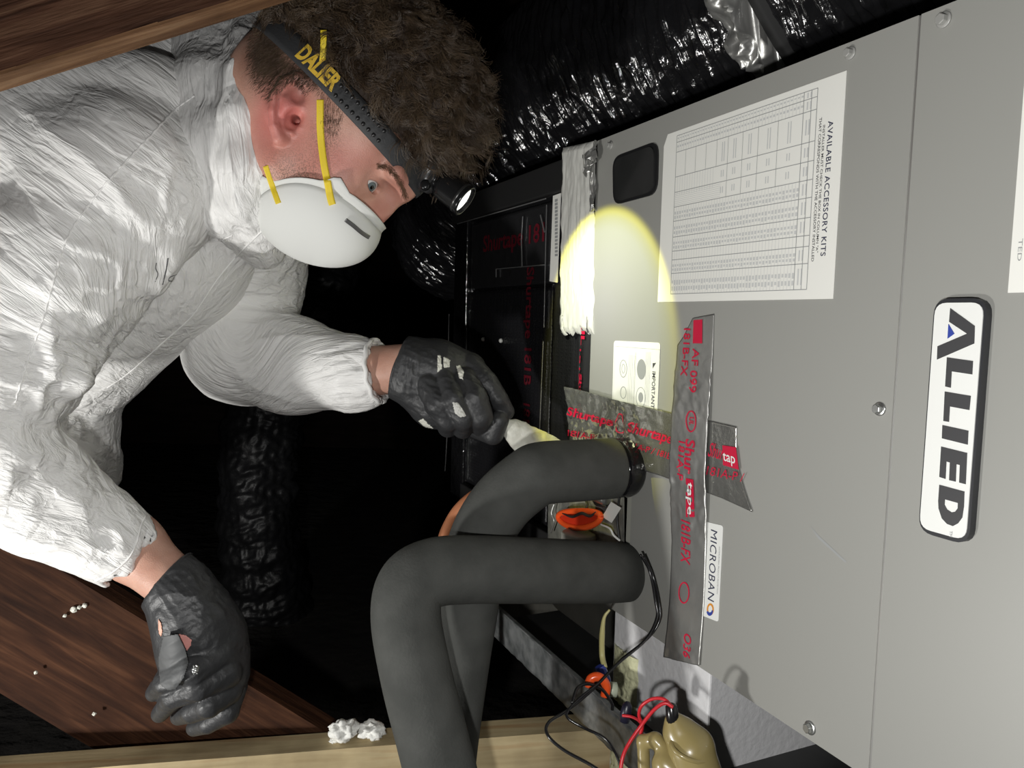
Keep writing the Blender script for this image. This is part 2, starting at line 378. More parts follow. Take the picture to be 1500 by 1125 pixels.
def chain(rows, k):
    """rows (px,py,z,rpx) -> list of tapered capsules"""
    q = [(P(a, b, z), r*z/FPX) for a, b, z, r in rows]
    return [(cap(q[i][0], q[i+1][0], q[i][1], q[i+1][1]), k) for i in range(len(q)-1)]
def nets(f, lo, hi, h, B=22):
    lo = np.asarray(lo); hi = np.asarray(hi); N = np.ceil((hi-lo)/h).astype(int)+3; VI, VP, Q = [], [], []
    half = np.sqrt(3)*(B+2)*h/2
    nb = [int(math.ceil(n/B)) for n in N]
    cs = np.array([(i, j, k) for i in range(nb[0]) for j in range(nb[1]) for k in range(nb[2])])
    cen = lo+(cs*B+B/2)*h; dd = f(cen); cs = cs[np.abs(dd) < half*1.35+.004]
    off = [(a, b, c) for a in (0, 1) for b in (0, 1) for c in (0, 1)]
    for c0 in cs*B:
        g = [np.arange(c0[a]-1, c0[a]+B+1) for a in range(3)]
        G = np.stack(np.meshgrid(*g, indexing='ij'), -1); S = f(lo+G*h)
        sg = S < 0
        if sg.all() or not sg.any(): continue
        n = B+1; cnt = sum(sg[a:a+n, b:b+n, c:c+n].astype(int) for a, b, c in off)
        act = np.argwhere((cnt > 0) & (cnt < 8))
        acc = np.zeros((len(act), 3)); k = np.zeros(len(act))
        for a in off:
            for ax in range(3):
                if a[ax]: continue
                b = list(a); b[ax] = 1
                s0 = S[tuple((act+a).T)]; s1 = S[tuple((act+b).T)]; cr = (s0 < 0) != (s1 < 0)
                t = np.where(cr, s0/(s0-s1+1e-20), 0); e = np.array(a, float)[None]+np.eye(3)[ax][None]*t[:, None]
                acc += e*cr[:, None]; k += cr
        pos = lo+(act+c0-1+acc/k[:, None])*h
        gid = act+c0; ids = (gid[:, 0]*100003+gid[:, 1])*100003+gid[:, 2]
        VI.append(ids); VP.append(pos)
        for ax in range(3):
            o1, o2 = (ax+1) % 3, (ax+2) % 3
            sl0 = [slice(1, B+1)]*3; sl1 = list(sl0); sl1[ax] = slice(2, B+2)
            A = sg[tuple(sl0)]; Bb = sg[tuple(sl1)]; e = np.argwhere(A != Bb)
            if not len(e): continue
            base = e+1; fl = A[tuple(e.T)]
            def cid(d1, d2):
                q = base.copy(); q[:, o1] -= d1; q[:, o2] -= d2; q = q+c0; return (q[:, 0]*100003+q[:, 1])*100003+q[:, 2]
            q = np.stack([cid(1, 1), cid(0, 1), cid(0, 0), cid(1, 0)], 1); q[~fl] = q[~fl][:, ::-1]; Q.append(q)
    ids = np.concatenate(VI); pos = np.concatenate(VP); u, ix = np.unique(ids, return_index=True); Q = np.concatenate(Q)
    F = np.searchsorted(u, Q); F = np.clip(F, 0, len(u)-1); ok = (u[F] == Q).all(1)
    return pos[ix], F[ok]
def vnormals(V, F):
    n = np.cross(V[F[:, 2]]-V[F[:, 0]], V[F[:, 3]]-V[F[:, 1]]); N = np.zeros_like(V)
    for k in range(4): np.add.at(N, F[:, k], n)
    return N/(np.linalg.norm(N, axis=1)[:, None]+1e-12)
def bounds(rows, pad):
    q = np.array([P(a, b, z) for a, b, z, *_ in rows]); return q.min(0)-pad, q.max(0)+pad
def bvh_of(V, F): return BVHTree.FromPolygons([tuple(v) for v in V], [tuple(int(i) for i in f) for f in F])
def hit(bvh, px, py, off=0.):
    d = P(px, py, 1)-EYE; d /= np.linalg.norm(d); r = bvh.ray_cast(Vector(EYE), Vector(d))
    if r[0] is None: return None
    return np.array(r[0])-d*off

# ================================================================== SETTING
def wall_box(name, c, dims, m, kind='structure'):
    o = box(name, c, ((1, 0, 0), (0, 1, 0), (0, 0, 1)), dims, m, None, 0); o['kind'] = kind; return o
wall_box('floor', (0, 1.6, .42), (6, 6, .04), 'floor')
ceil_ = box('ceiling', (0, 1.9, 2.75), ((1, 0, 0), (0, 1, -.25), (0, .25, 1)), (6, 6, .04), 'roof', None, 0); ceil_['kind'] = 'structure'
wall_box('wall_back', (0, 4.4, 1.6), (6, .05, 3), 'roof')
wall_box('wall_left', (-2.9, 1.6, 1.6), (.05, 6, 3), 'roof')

# ================================================================== AIR HANDLER
VT, VB = .278, -.268
ah = thing('air_handler', CP(.35, VB, -.25), 'large grey metal air handler cabinet with white labels and a badge, filling the right side', 'air handler')
uh, vh = cab(924, 700); _, vl = cab(924, 845); ul = .0565
uh = cab(924.5, 750)[0]
outline = [(-.010, VT), (.4145, VT), (.4145, VB), (ul, VB), (ul, vl), (uh, vl), (uh, vh+.01), (-.010, vh+.01)]
V, F = poly_vf([outline]); prism('front_panel', V, F, 'cab', ah, -.003, 0)
V, F = poly_vf([[(.4165, VT), (.95, VT), (.95, VB), (.4165, VB)]]); prism('front_panel', V, F, 'cab', ah, -.003, 0)
cbox('panel_seam', .4140, .4170, VB, VT, -.006, -.0004, 'seam', ah, .0009)
# box body behind the panels: top, bottom, right, back, inner left
cbox('top_plate', -.010, .95, VT-.004, VT, -.55, -.0035, 'cab', ah, 0)
cbox('bottom_plate', uh, .95, VB, VB+.003, -.55, -.0035, 'cab', ah, 0)
cbox('back_plate', -.010, .95, VB, VT, -.553, -.55, 'cab', ah, 0)
cbox('inner_plate', .14, .143, VB+.004, VT-.005, -.55, -.0035, 'dark', ah, 0)
cbox('inner_plate', -.009, .139, vh+.012, vh+.014, -.5, -.0035, 'beige', ah, 0)
cbox('opening_flange', uh-.016, uh-.0005, vl-.02, vh+.011, -.010, -.0045, 'beige', ah, .001)
cbox('opening_flange', uh-.003, uh-.0005, vl-.02, vh+.011, -.05, -.0105, 'beige', ah, .0005)
# view port
q = [cab(*p) for p in ((899, 231), (966, 206), (964, 284), (900, 301))]
V, F = poly_vf([round_loop(q, .28)]); prism('view_port', V, F, 'black', ah, 0, .0018)
c0 = np.mean(q, 0); V, F = poly_vf([round_loop([c0+(np.array(p)-c0)*.88 for p in q], .28)]); prism('port_cover', V, F, 'dark', ah, .0018, .0032)
# screws
def screw(px, py, r, m):
    u, v = cab(px, py); c = CP(u, v, 0)
    w_ = revolve('screw', c, AN, [(0, r*1.35), (.0008, r*1.35), (.0012, r*1.2)], m, ah, 20)
    bm = bmesh.new(); bmesh.ops.create_cone(bm, cap_ends=True, segments=6, radius1=r, radius2=r*.92, depth=.004); bmesh.ops.bevel(bm, geom=bm.edges, offset=.0004, segments=1, affect='EDGES')
    bm_obj('screw_head', bm, m, frame(c+AN*.003, AU, AV, AN), w_)
for a in ((895, 213, .0034, 'pscrew'), (1246, 78, .0036, 'pscrew'), (1383, 29, .0040, 'pscrew'), (1289, 599, .0038, 'screw'), (1187, 1066, .0042, 'screw')): screw(*a)
# scratch
V, F = poly_vf([[cab(*p) for p in ((1188, 771), (1200, 785), (1241, 823), (1238, 824), (1198, 788))]]); cmesh('scratch', V, F, 'gink', ah, .0002)

def rects(rs, name, m, parent, n):
    V, F = [], []
    for (a, b, c, d) in rs:
        k = len(V); V += [(a, c), (b, c), (b, d), (a, d)]; F.append((k, k+1, k+2, k+3))
    return cmesh(name, V, F, m, parent, n)
# accessory sheet
q = [cab(*p) for p in ((980, 196), (1243, 101), (1220, 440), (963, 443))]
uL, uR = .1255, .356; vTp, vBt = .2575, .0865
q = [(uL+.006, vTp-.001), (uR, vTp), (uR, vBt), (uL, vBt), (uL, vTp-.012)]
V, F = poly_vf([q]); sheet = prism('accessory_sheet', V, F, 'paper', ah, .0002, .0008); sheet['label'] = 'white printed sheet with a dense accessory table'
NI = .0010
t1 = ctext('heading', 'AVAILABLE ACCESSORY KITS', (1214.5, 178), (1222, 374), 'navy', sheet, NI, .012, spacing=1.1)
ctext('subheading', 'INSTALLER MUST CHECK THE BOX IN COLUMN "A"', (1206.8, 184), (1210.3, 369), 'ink', sheet, NI, .008)
ctext('subheading', 'THAT CORRESPONDS WITH THE ACCESSORY INSTALLED', (1201.6, 173), (1205.4, 382), 'ink', sheet, NI, .008)
uA, uB = cab(984, 330)[0], cab(1183, 420)[0]; vrows = [cab(1185, y)[1] for y in (134, 146, 164, 209, 237, 264, 290, 319, 345, 361, 386, 424)]
uA += .004; lw = .00032
L_, D_ = [], []
for u in (uA, uB): L_.append((u-lw, u+lw, vrows[-1], vrows[0]))
for i, v in enumerate(vrows): L_.append((uA, uB if i not in (9,) else uB+.0, v-lw, v+lw))
uH = uB-.014; L_.append((uH-lw, uH+lw, vrows[-1], vrows[0])); L_.append((uB-.006-lw, uB-.006+lw, vrows[-1], vrows[0]))
nl = 44; us = np.linspace(uA, uH, nl)
thin = .00017
for k, u in enumerate(us):
    D_.append((u-thin, u+thin, vrows[2], vrows[0])); D_.append((u-thin, u+thin, vrows[-1], vrows[5]))
    if k < 16: D_.append((u-thin, u+thin, vrows[4]-.004, vrows[3]))
    if k in (20, 25, 30, 36): L_.append((u-lw*.7, u+lw*.7, vrows[5], vrows[2]))
    if k in (4, 8, 12, 16): L_.append((u-lw*.6, u+lw*.6, vrows[3], vrows[2]))
for a, b in ((5, 6), (6, 7), (7, 8), (9, 10), (10, 11), (0, 1), (1, 2)):
    for fr in (.38, .68):
        if a < 2 and fr > .5: continue
        v = vrows[a]+(vrows[b]-vrows[a])*fr
        for k in range(nl-1):
            u = us[k]; hgt = abs(vrows[b]-vrows[a])*.17*RNG.uniform(.6, 1.1); D_.append((u+.0011, u+.0033, v-hgt, v+hgt*.3))
    for dx in (.004, .0075): 
        v = (vrows[a]+vrows[b])/2; hgt = abs(vrows[b]-vrows[a])*.32; D_.append((uH+dx-.0008, uH+dx+.0008, v-hgt, v+hgt))
for k in (18, 22, 27, 33, 39):
    for a, b in ((2, 3), (3, 4), (4, 5)):
        v = (vrows[a]+vrows[b])/2; hgt = abs(vrows[b]-vrows[a])*(.36 if a == 2 else .2)
        for dx in (0, .0028): D_.append((us[k]+dx-.0006, us[k]+dx+.0006, v-hgt, v+hgt))
for a, b in ((2, 3), (3, 4), (4, 5)):
    v = (vrows[a]+vrows[b])/2; hgt = abs(vrows[b]-vrows[a])*.25; D_.append((uH+.003, uH+.0045, v-hgt, v+hgt)); D_.append((uH+.006, uH+.0075, v-hgt, v+hgt))
for k in range(8): D_.append((uA, us[18], vrows[4]+(vrows[5]-vrows[4])*(k/8.)-thin, vrows[4]+(vrows[5]-vrows[4])*(k/8.)+thin))
rects(L_, 'table_rule', 'gink', sheet, NI); rects(D_, 'table_print', mat('light_print', (.60, .61, .60), .6), sheet, NI-.0001)
# second sheet at the right edge of the frame
us_, vs_ = cab(1475, 429); ut_, vt_ = cab(1497, 90)
V, F = poly_vf([[(us_+.001, vt_+.02), (us_+.20, vt_+.02), (us_+.20, vs_), (us_+.001, vs_)]]); sh2 = prism('warning_sheet', V, F, 'paper', ah, .0002, .0008); sh2['label'] = 'white sheet cut off by the right edge'
ctext('warning_print', 'TED', (1494, 350), (1500, 382), 'gink', sh2, .001)
# IMPORTANT sticker
q = [cab(*p) for p in ((900, 499), (968, 502), (962, 640), (896, 640))]
V, F = poly_vf([round_loop(q, .05)]); st = prism('notice_sticker', V, F, 'paper', ah, .0002, .0007); st['label'] = 'white sticker with small diagrams, partly under foil tape'
ctext('notice_heading', 'IMPORTANT', (956.5, 544), (961.5, 599), 'ink', st, .0009, .01)
V, F = poly_vf([[cab(*p) for p in ((957, 540), (962, 531.5), (957, 532))], ]); cmesh('notice_triangle', V, F, 'ink', st, .0009)
def ring(cx, cy, rx, ry, w_, k=24):
    o = [cab(cx+rx*math.cos(t), cy+ry*math.sin(t)) for t in np.linspace(0, 2*np.pi, k, endpoint=False)]
    i = [cab(cx+(rx-w_)*math.cos(t), cy+(ry-w_*1.4)*math.sin(t)) for t in np.linspace(0, 2*np.pi, k, endpoint=False)]
    return [o, i]
V, F = poly_vf([ring(940.5, 541, 6.5, 15, 1)[0]]); cmesh('notice_diagram', V, F, 'gink', st, .0009)
V, F = poly_vf([ring(939.5, 582, 3.5, 7.5, 1)[0]]); cmesh('notice_diagram', V, F, 'gink', st, .0009)
for a in ((914, 540, 5.5, 13, .7), (914, 540, 2.5, 7, .6), (939.5, 582, 7, 15, .6), (914, 575, 4.5, 9, .7)):
    V, F = poly_vf(ring(*a)); cmesh('notice_diagram', V, F, 'gink', st, .0009)
rs = []
for x in (923, 925.5, 928, 931, 948, 950, 952, 954, 932.5):
    a = cab(x, 520 if x < 932 else 516); b = cab(x, 596); rs.append((a[0]-.00015, a[0]+.00015, b[1], a[1]))
a = cab(902, 507); b = cab(964, 600)
rs += [(a[0], a[0]+.0002, b[1], a[1]), (b[0]-.0002, b[0], b[1], a[1]), (a[0], b[0], a[1]-.0003, a[1])]
rects(rs, 'notice_print', 'gink', st, .0009)
# MICROBAN sticker
q = [cab(*p) for p in ((1034, 764), (1060, 770), (1053, 911), (1028, 901))]
V, F = poly_vf([round_loop(q, .12)]); st = prism('brand_sticker', V, F, 'badge', ah, .0002, .0007)
ctext('sticker_lettering', 'MICROBAN', (1042.5, 775), (1052, 885), 'navy', st, .0009, .0, spacing=1.08)
ctext('sticker_small_print', 'ANTIMICROBIAL PRODUCT PROTECTION', (1054.2, 800), (1056, 872), 'gink', st, .0009)
V, F = poly_vf(ring(1041.5, 892.5, 5.2, 9, 2.2)); cmesh('sticker_swirl', V, F, 'orange_ink', st, .0009)
V, F = poly_vf([[cab(1041+5*math.cos(t), 893.5+8.5*math.sin(t)) for t in np.linspace(.1, 2.8, 10)]+[cab(1041+3*math.cos(t), 893+4*math.sin(t)) for t in np.linspace(2.8, .1, 10)]]); cmesh('sticker_swirl', V, F, 'blue', st, .0011)
# ALLIED badge
q = [cab(*p) for p in ((1366, 437), (1449, 437), (1431, 797), (1346, 770))]
cn = [cab(*p, .0055) for p in ((1367, 437), (1441, 437), (1427, 803), (1347, 778))]; u0 = (cn[0][0]+cn[3][0])/2; v0 = (cn[0][1]+cn[1][1])/2; v1 = (cn[2][1]+cn[3][1])/2; u1 = (cab(1449, 450)[0]+cab(1434, 780)[0])/2
qq = [(u0, v0), (u1, v0), (u1, v1), (u0, v1)]
V, F = poly_vf([round_loop(qq, .3)]); bd = prism('name_badge', V, F, 'badge_rim', ah, 0, .0055); bd['label'] = 'white name badge with a thick dark rim'
i0 = [(u0+.0012, v0-.0028), (u1-.0018, v0-.0028), (u1-.0018, v1+.0030), (u0+.0012, v1+.0028)]
V, F = poly_vf([round_loop(i0, .25)]); prism('badge_face', V, F, 'badge', bd, .0054, .0062)
A1 = lambda pts, oy: [(1100+x/3.75, oy+y/3.75) for x, y in pts]
letters = [A1([(1098, 568), (1232, 665), (1229, 762), (1025, 850), (1028, 777), (1190, 708), (1092, 643)], 300),
           A1([(1080, 838), (1222, 858), (1218, 932), (1105, 915), (1100, 1005), (1070, 998)], 300),
           A1([(1068, 88), (1210, 112), (1202, 190), (1095, 170), (1090, 255), (1060, 250)], 550),
           A1([(1055, 272), (1197, 303), (1193, 380), (1052, 345)], 550),
           A1([(1048, 390), (1190, 425), (1182, 597), (1147, 588), (1151, 492), (1131, 487), (1127, 583), (1092, 575), (1096, 478), (1076, 472), (1071, 568), (1038, 557)], 550),
           A1([(1038, 600), (1175, 637), (1172, 720), (1163, 780), (1140, 812), (1112, 827), (1080, 815), (1052, 785), (1034, 730), (1032, 690)], 550)]
hole = A1([(1068, 680), (1140, 700), (1139, 730), (1125, 748), (1105, 752), (1080, 735), (1066, 710)], 550)
for k, lt in enumerate(letters):
    lp = [[cab(*p, .006) for p in lt]]
    if k == 5: lp.append([cab(*p, .006) for p in hole])
    V, F = poly_vf(lp); prism('badge_letter', V, F, 'letter', bd, .0062, .0067)
V, F = poly_vf([[cab(*p, .006) for p in A1([(1088, 655), (1120, 708), (1083, 735)], 300)]]); o = prism('badge_letter', V, F, 'blue', bd, .0062, .0067); o['label'] = 'small blue triangle'
ctext('trademark_sign', 'TM', (1401, 776), (1405, 786), 'gink', bd, .0066)

# fittings inside the opening
def zc(px, py, n): u, v = cab(px, py, n); return CP(u, v, n)
lp = [cab(*p, .004) for p in ((803, 722), (914, 722), (914, 800), (803, 800))]
V, F = poly_vf([lp]); ln_ = prism('opening_liner', V, F, mat('grubby_liner', (.34, .34, .29), .45, .3, .9, 70, .004, var=(.12, .12, .11), vscale=28), None, .0035, .0045); tag(ln_, 'grubby pale metal liner behind the orange clip', 'panel')
n_ = .020
cl = thing('orange_clamp', zc(850, 780, n_), 'orange-red plastic clip in the opening between the two foam pipes', 'clip')
loop_o = [zc(849+31*math.cos(t), 759+12.5*math.sin(t)-2*math.cos(2*t), n_) for t in np.linspace(0, 2*np.pi, 24)]
tube('clip_ring', loop_o, .0036, 'orange', cl, 10, 3)
V, F = poly_vf([[cab(849+28*math.cos(t), 760+10*math.sin(t), n_) for t in np.linspace(0, 2*np.pi, 20, endpoint=False)]]); prism('clip_bar', V, F, mat('deep_orange_plastic', (.50, .03, .01), .3), cl, n_-.002, n_)
tube('clip_tongue', [zc(824, 752, n_+.003), zc(838, 757, n_+.004), zc(852, 752, n_+.004), zc(864, 756, n_+.003), zc(873, 750, n_+.003)], [.0008, .0018, .0020, .0018, .0008], 'dark', cl, 8)
tg = mesh('blank_tag', [zc(895, 735, .016), zc(910, 744, .016), zc(896, 766, .016), zc(882, 757, .016)]+[zc(895, 735, .0155), zc(910, 744, .0155), zc(896, 766, .0155), zc(882, 757, .0155)], [(3, 2, 1, 0), (4, 5, 6, 7), (0, 1, 5, 4), (1, 2, 6, 5), (2, 3, 7, 6), (3, 0, 4, 7)], 'paper', None, False)
tag(tg, 'small white paper tag beside the orange clip', 'tag')
can = revolve('valve_stub', zc(848, 806, .018), AV, [(-.02, .022), (.021, .022), (.0225, .020), (.0225, .008)], 'beige'); tag(can, 'dull beige round stub under the orange clip', 'valve')
for i, (pts, m, lb) in enumerate((([(852, 725, .012), (860, 738, .013), (857, 748, .016)], 'dark', 'dark thin wire above the orange clip'),
     ([(880, 768, .012), (893, 774, .014), (899, 784, .014), (908, 792, .012)], 'paper', 'thin pale lead bending below the white tag'),
     ([(907, 728, .010), (904, 760, .010), (908, 796, .010)], 'dark', 'dark thin wire along the opening flange'),
     ([(866, 722, .010), (872, 738, .012), (888, 742, .014)], 'dark', 'dark curved wire running to the white tag'),
     ([(812, 738, .010), (808, 752, .012), (812, 764, .010), (807, 780, .010)], 'foil', 'kinked silver wire left of the orange clip'))):
    tag(tube('wire', [zc(*p) for p in pts], .0013, m, None, 6), lb, 'wire')
ru = revolve('copper_stub', zc(880, 728, .010), AU, [(-.020, .008), (.012, .008), (.013, .006)], 'screw'); tag(ru, 'short shiny metal stub behind the upper foam pipe', 'pipe')

# ================================================================== PLENUM (black box left of the air handler)
pl = thing('duct_plenum', CP(-.26, VB, -.25), 'black film-covered plenum box left of the grey cabinet', 'plenum')
uP = -.500
cbox('plenum_body', uP, -.012, VB+.012, VT-.008, -.50, -.012, 'film', pl, .002)
cbox('top_lip', uP-.006, -.035, .232, .272, -.0125, .002, 'matte', pl, .002)
cbox('edge_strip', uP-.004, uP+.055, VB+.014, .232, -.0125, -.004, 'film', pl, .002)
cbox('bottom_lip', uP+.055, -.02, VB+.014, VB+.045, -.0125, 0, 'matte', pl, .002)
def wr_mk(amp, f, seed, vert=0):
    def g(u, v):
        s = (u*(1.0 if not vert else 1.0), v*(1.0 if not vert else .25), seed)
        n1 = mnoise.noise(Vector((s[0]*f, s[1]*f, seed*3.1))); n2 = mnoise.noise(Vector((s[0]*f*2.7, s[1]*f*2.7, seed*5.1+4)))
        return amp*(1-abs(n1)*2)*.6+amp*.4*n2+amp
    return g
def sheet_grid(name, fn, nu, nv, m, parent, n, wr, keep=None, thick=.0003, label=None):
    """fn(s,t)->(u,v); a thin crinkled sheet lying on the cabinet plane"""
    V = []; idx = {}
    for a in range(nu+1):
        for b in range(nv+1):
            u, v = fn(a/nu, b/nv); V.append(CP(u, v, n+wr(u, v)))
    F = []
    for a in range(nu):
        for b in range(nv):
            k = a*(nv+1)+b; F.append((k, k+nv+1, k+nv+2, k+1))
    o = mesh(name, V, F, m, parent, True)
    md = o.modifiers.new('t', 'SOLIDIFY'); md.thickness = thick; md.offset = -1
    if label: o['label'] = label
    return o
def quadfn(q):
    q = [np.array(p) for p in q]
    return lambda s, t: tuple((q[0]*(1-s)+q[1]*s)*(1-t)+(q[3]*(1-s)+q[2]*s)*t)
wp = wr_mk(.0012, 60, 3)
sheet_grid('film_patch', quadfn([(uP+.06, .225), (-.13, .225), (-.13, .115), (uP+.06, .115)]), 40, 20, 'dfoil', pl, -.011, wp)
sheet_grid('film_patch', quadfn([(-.125, .228), (-.05, .228), (-.05, VB+.05), (-.125, VB+.05)]), 16, 60, 'weave', pl, -.0105, wp)
sheet_grid('film_patch', quadfn([(uP+.06, .11), (-.13, .11), (-.13, VB+.05), (uP+.06, VB+.05)]), 40, 50, 'weave', pl, -.011, wp)
def wtext(name, s, c, du, dv, m, parent, n, wr, bold=.01, down=True):
    V, F = text_vf(s, bold); V = fit(V, 0, 1, 0, 1)
    if down: Q = np.stack([c[0]+du*V[:, 1], c[1]-dv*V[:, 0]], 1)
    else: Q = np.stack([c[0]+du*V[:, 0], c[1]+dv*V[:, 1]], 1)
    return cmesh(name, Q, F, m, parent, n+.0012, wr)
wtext('tape_print', 'Shurtape 181', (-.38, .165), .22, .035, 'dred', pl, -.011, wp, .02, False)
qa = cab(770, 392, -.009); wtext('tape_print', 'Shurtape 181B', qa, .030, .17, 'dred', pl, -.0105, wp, .02)
qa = cab(768, 590, -.009); wtext('tape_print', '181B-FX', qa, .022, .08, 'dred', pl, -.0105, wp, .02)
def edge_line(name, a, b, w_, m, parent, n):
    a, b = np.array(a), np.array(b); d = (b-a)/np.linalg.norm(b-a); s = np.array([-d[1], d[0]])*w_
    pts = [zc2 for zc2 in (a+s, b+s, b-s, a-s)]
    return prism(name, [tuple(p) for p in pts], [(0, 1, 2, 3)], m, parent, n, n+.0008)
ln = mat('creased_silver', (.5, .5, .5), .35, .7)
def px_line(name, a, b, w_, n=-.006): edge_line(name, cab(*a, n), cab(*b, n), w_, ln, pl, n)
px_line('film_crease', (766, 317), (764, 352), .0008); px_line('film_crease', (764, 352), (765, 390), .0011); px_line('film_crease', (728, 394), (798, 388), .0006)
px_line('film_crease', (727, 394), (727, 406), .0006); px_line('film_crease', (792, 315), (798, 340), .0011); px_line('film_crease', (801, 300), (797, 480), .0005); px_line('film_crease', (796, 500), (790, 652), .0005)
px_line('film_crease', (658, 460), (657, 520), .0006); px_line('film_crease', (655, 640), (652, 690), .0012); px_line('film_crease', (667, 636), (667, 655), .0010); px_line('film_crease', (684, 480), (683, 535), .0007)
px_line('film_crease', (670, 328), (800, 291), .0007, .0024)
for a in ((709, 497), (735, 499)):
    o = revolve('rivet', zc(*a, -.008), AN, [(0, .0036), (.003, .0034), (.0045, .0015)], 'paper', pl, 12)

# joint: mastic band, label strip, foil tapes
mg = quadfn([cab(821, 216, .002), cab(866, 206, .002), cab(870, 488, .002), cab(818, 488, .002)])
def mfn(s, t):
    u, v = mg(s, t); e = (mnoise.noise(Vector((s*2, t*14, 1)))*.004+(.010*mnoise.noise(Vector((s*30, 5, t)))*(t > .9)))
    return u+e*(1 if s > .5 else 1.3)*(abs(s-.5)*2)**2, v-(max(0, t-.85)*.05*mnoise.noise(Vector((s*13, 2.2, 0))))
def mw(u, v):
    return .0035+.0016*mnoise.noise(Vector((u*200, v*28, 0)))+.0013*mnoise.noise(Vector((u*420, v*70, 4)))+.002*mnoise.noise(Vector((u*60, v*20, 7)))
V = []; nu, nv = 40, 150
for a in range(nu+1):
    for b in range(nv+1):
        s, t = a/nu, b/nv; u, v = mfn(s, t); ed = min(1, min(s, 1-s)*9)*min(1, min(t, 1-t)*30); V.append(CP(u, v, -.002+(mw(u, v)+.002)*ed**.6))
F = [(a*(nv+1)+b, (a+1)*(nv+1)+b, (a+1)*(nv+1)+b+1, a*(nv+1)+b+1) for a in range(nu) for b in range(nv)]
F = [f[::-1] for f in F]
o = mesh('mastic_band', V, F, 'mastic'); tag(o, 'rough grey-white mastic smeared down the joint beside the cabinet', 'mastic')
q = [cab(811, 287, -.004), cab(822, 283, -.004), cab(817, 414, -.004), cab(806, 412, -.004)]
V, F = poly_vf([q]); o = prism('rating_label', V, F, 'paper', None, -.004, -.003); tag(o, 'narrow white label strip half buried under the mastic band', 'label')
rs = []
for y in np.linspace(292, 372, 16):
    a, b = cab(813, y, -.003), cab(817, y+3, -.003); rs.append((a[0], b[0], b[1], a[1]))
rects(rs, 'label_print', 'gink', o, -.0028)
# joint tape (vertical, bulging) from top to the pipe opening
wj = wr_mk(.0010, 55, 9, 1)
def jf(s, t):
    a = np.array(cab(819, 300, .001)); return (-.052+.046*s, VT-.02-(VT-.02-(-.265))*t)
def wjj(u, v): s = (u+.052)/.046; return wj(u, v)+.003*math.exp(-((s-.62)/.16)**2)
o = sheet_grid('joint_tape', jf, 24, 150, 'dfoil', None, -.0115, lambda u, v: wjj(u, v)+.008*min(1, max(0, (u+.05)/.02)), None)
tag(o, 'dark glossy foil tape running down the joint left of the cabinet', 'tape')
wtext('tape_print', '181A-P / 181B-FX', (-.047, .03), .009, .17, 'red', o, -.0098, lambda u, v: wjj(u, v)+.008*min(1, max(0, (u+.05)/.02)), .01)
wtext('tape_print', 'UL', (-.033, .065), .013, .03, 'red', o, -.0098, lambda u, v: wjj(u, v)+.008, .03)
wtext('tape_print', 'Shurtape', (-.033, .00), .010, .07, 'red', o, -.0098, lambda u, v: wjj(u, v)+.008, .02)
# crumpled foil shreds at the top of the joint
def crumple(name, c, ex, ey, m, label, cat, amp=.006, n=10, seed=1, parent=None):
    V = []
    for a in range(n+1):
        for b in range(n+1):
            p = c+ex*(a/n-.5)+ey*(b/n-.5); nn = mnoise.noise_vector(Vector((a*.5, b*.45, seed*3.3))); V.append(p+np.array(nn)*amp)
    F = [(a*(n+1)+b, (a+1)*(n+1)+b, (a+1)*(n+1)+b+1, a*(n+1)+b+1) for a in range(n) for b in range(n)]
    o = mesh(name, V, F, m, parent, False); md = o.modifiers.new('t', 'SOLIDIFY'); md.thickness = .0003
    return tag(o, label, cat) if label else o
crumple('foil_shred', zc(864, 232, .010), AU*.022+AV*.012, AV*.026, 'foil', 'crumpled silver foil scrap at the top of the mastic joint', 'foil', .007, 9, 2)
crumple('foil_shred', zc(868, 275, .004), AU*.012, AV*.055, 'foil', 'thin crumpled foil strip along the cabinet edge above the lamp spot', 'foil', .004, 8, 5)

# tape A (vertical on the cabinet)
LA = [(1016, 466), (1003, 492), (994, 505), (991, 560), (988, 640), (986, 720), (986, 790), (983, 860), (979, 920), (975, 962)]
RA = [(1047, 460), (1046, 500), (1045, 540), (1043, 600), (1041, 650), (1040, 720), (1037, 800), (1033, 880), (1030, 930), (1027, 975)]
def lerp_pts(pts, t):
    pts = np.array([cab(*p) for p in pts]); x = np.linspace(0, 1, len(pts)); return np.array([np.interp(t, x, pts[:, 0]), np.interp(t, x, pts[:, 1])])
wA0 = wr_mk(.0008, 26, 4); wA1 = wr_mk(.0035, 70, 8)
def wA(u, v):
    w_ = math.exp(-((v+.10)/.045)**2)+.8*math.exp(-((v-.0)/.03)**2)+.8*max(0, (-.22-v)*12); return .0004+wA0(u, v)*.3+wA1(u, v)*min(1, w_)*.6+.0028*math.exp(-((v+.05)/.04)**4)
o = sheet_grid('foil_tape', lambda s, t: tuple(lerp_pts(LA, t)*(1-s)+lerp_pts(RA, t)*s), 26, 170, 'foil', None, .0003, wA)
tag(o, 'silver foil tape strip with red print running straight down the cabinet front', 'tape')
def atext(s, q0, q1, m='red', bold=.01): 
    V, F = text_vf(s, bold); u0, v0 = cab(*q0); u1 = cab(q1[0], q0[1])[0]; v1 = cab(*q1)[1]; V = fit(V, 0, 1, 0, 1)
    bmv = np.stack([u0+(u1-u0)*V[:, 1], v0+(v1-v0)*V[:, 0]], 1); return cmesh('tape_print', bmv, F, m, o, .0011, wA)
atext('AF 099', (1017, 510), (1027, 576)); atext('181B-FX', (1004, 481), (1013.5, 552)); atext('181A-P', (1001, 645), (1010, 705)); atext('Shur', (1011, 642), (1025, 697), bold=.02)
atext('181B-FX', (1002, 760), (1016, 830)); atext('O36', (1005, 925), (1016, 968))
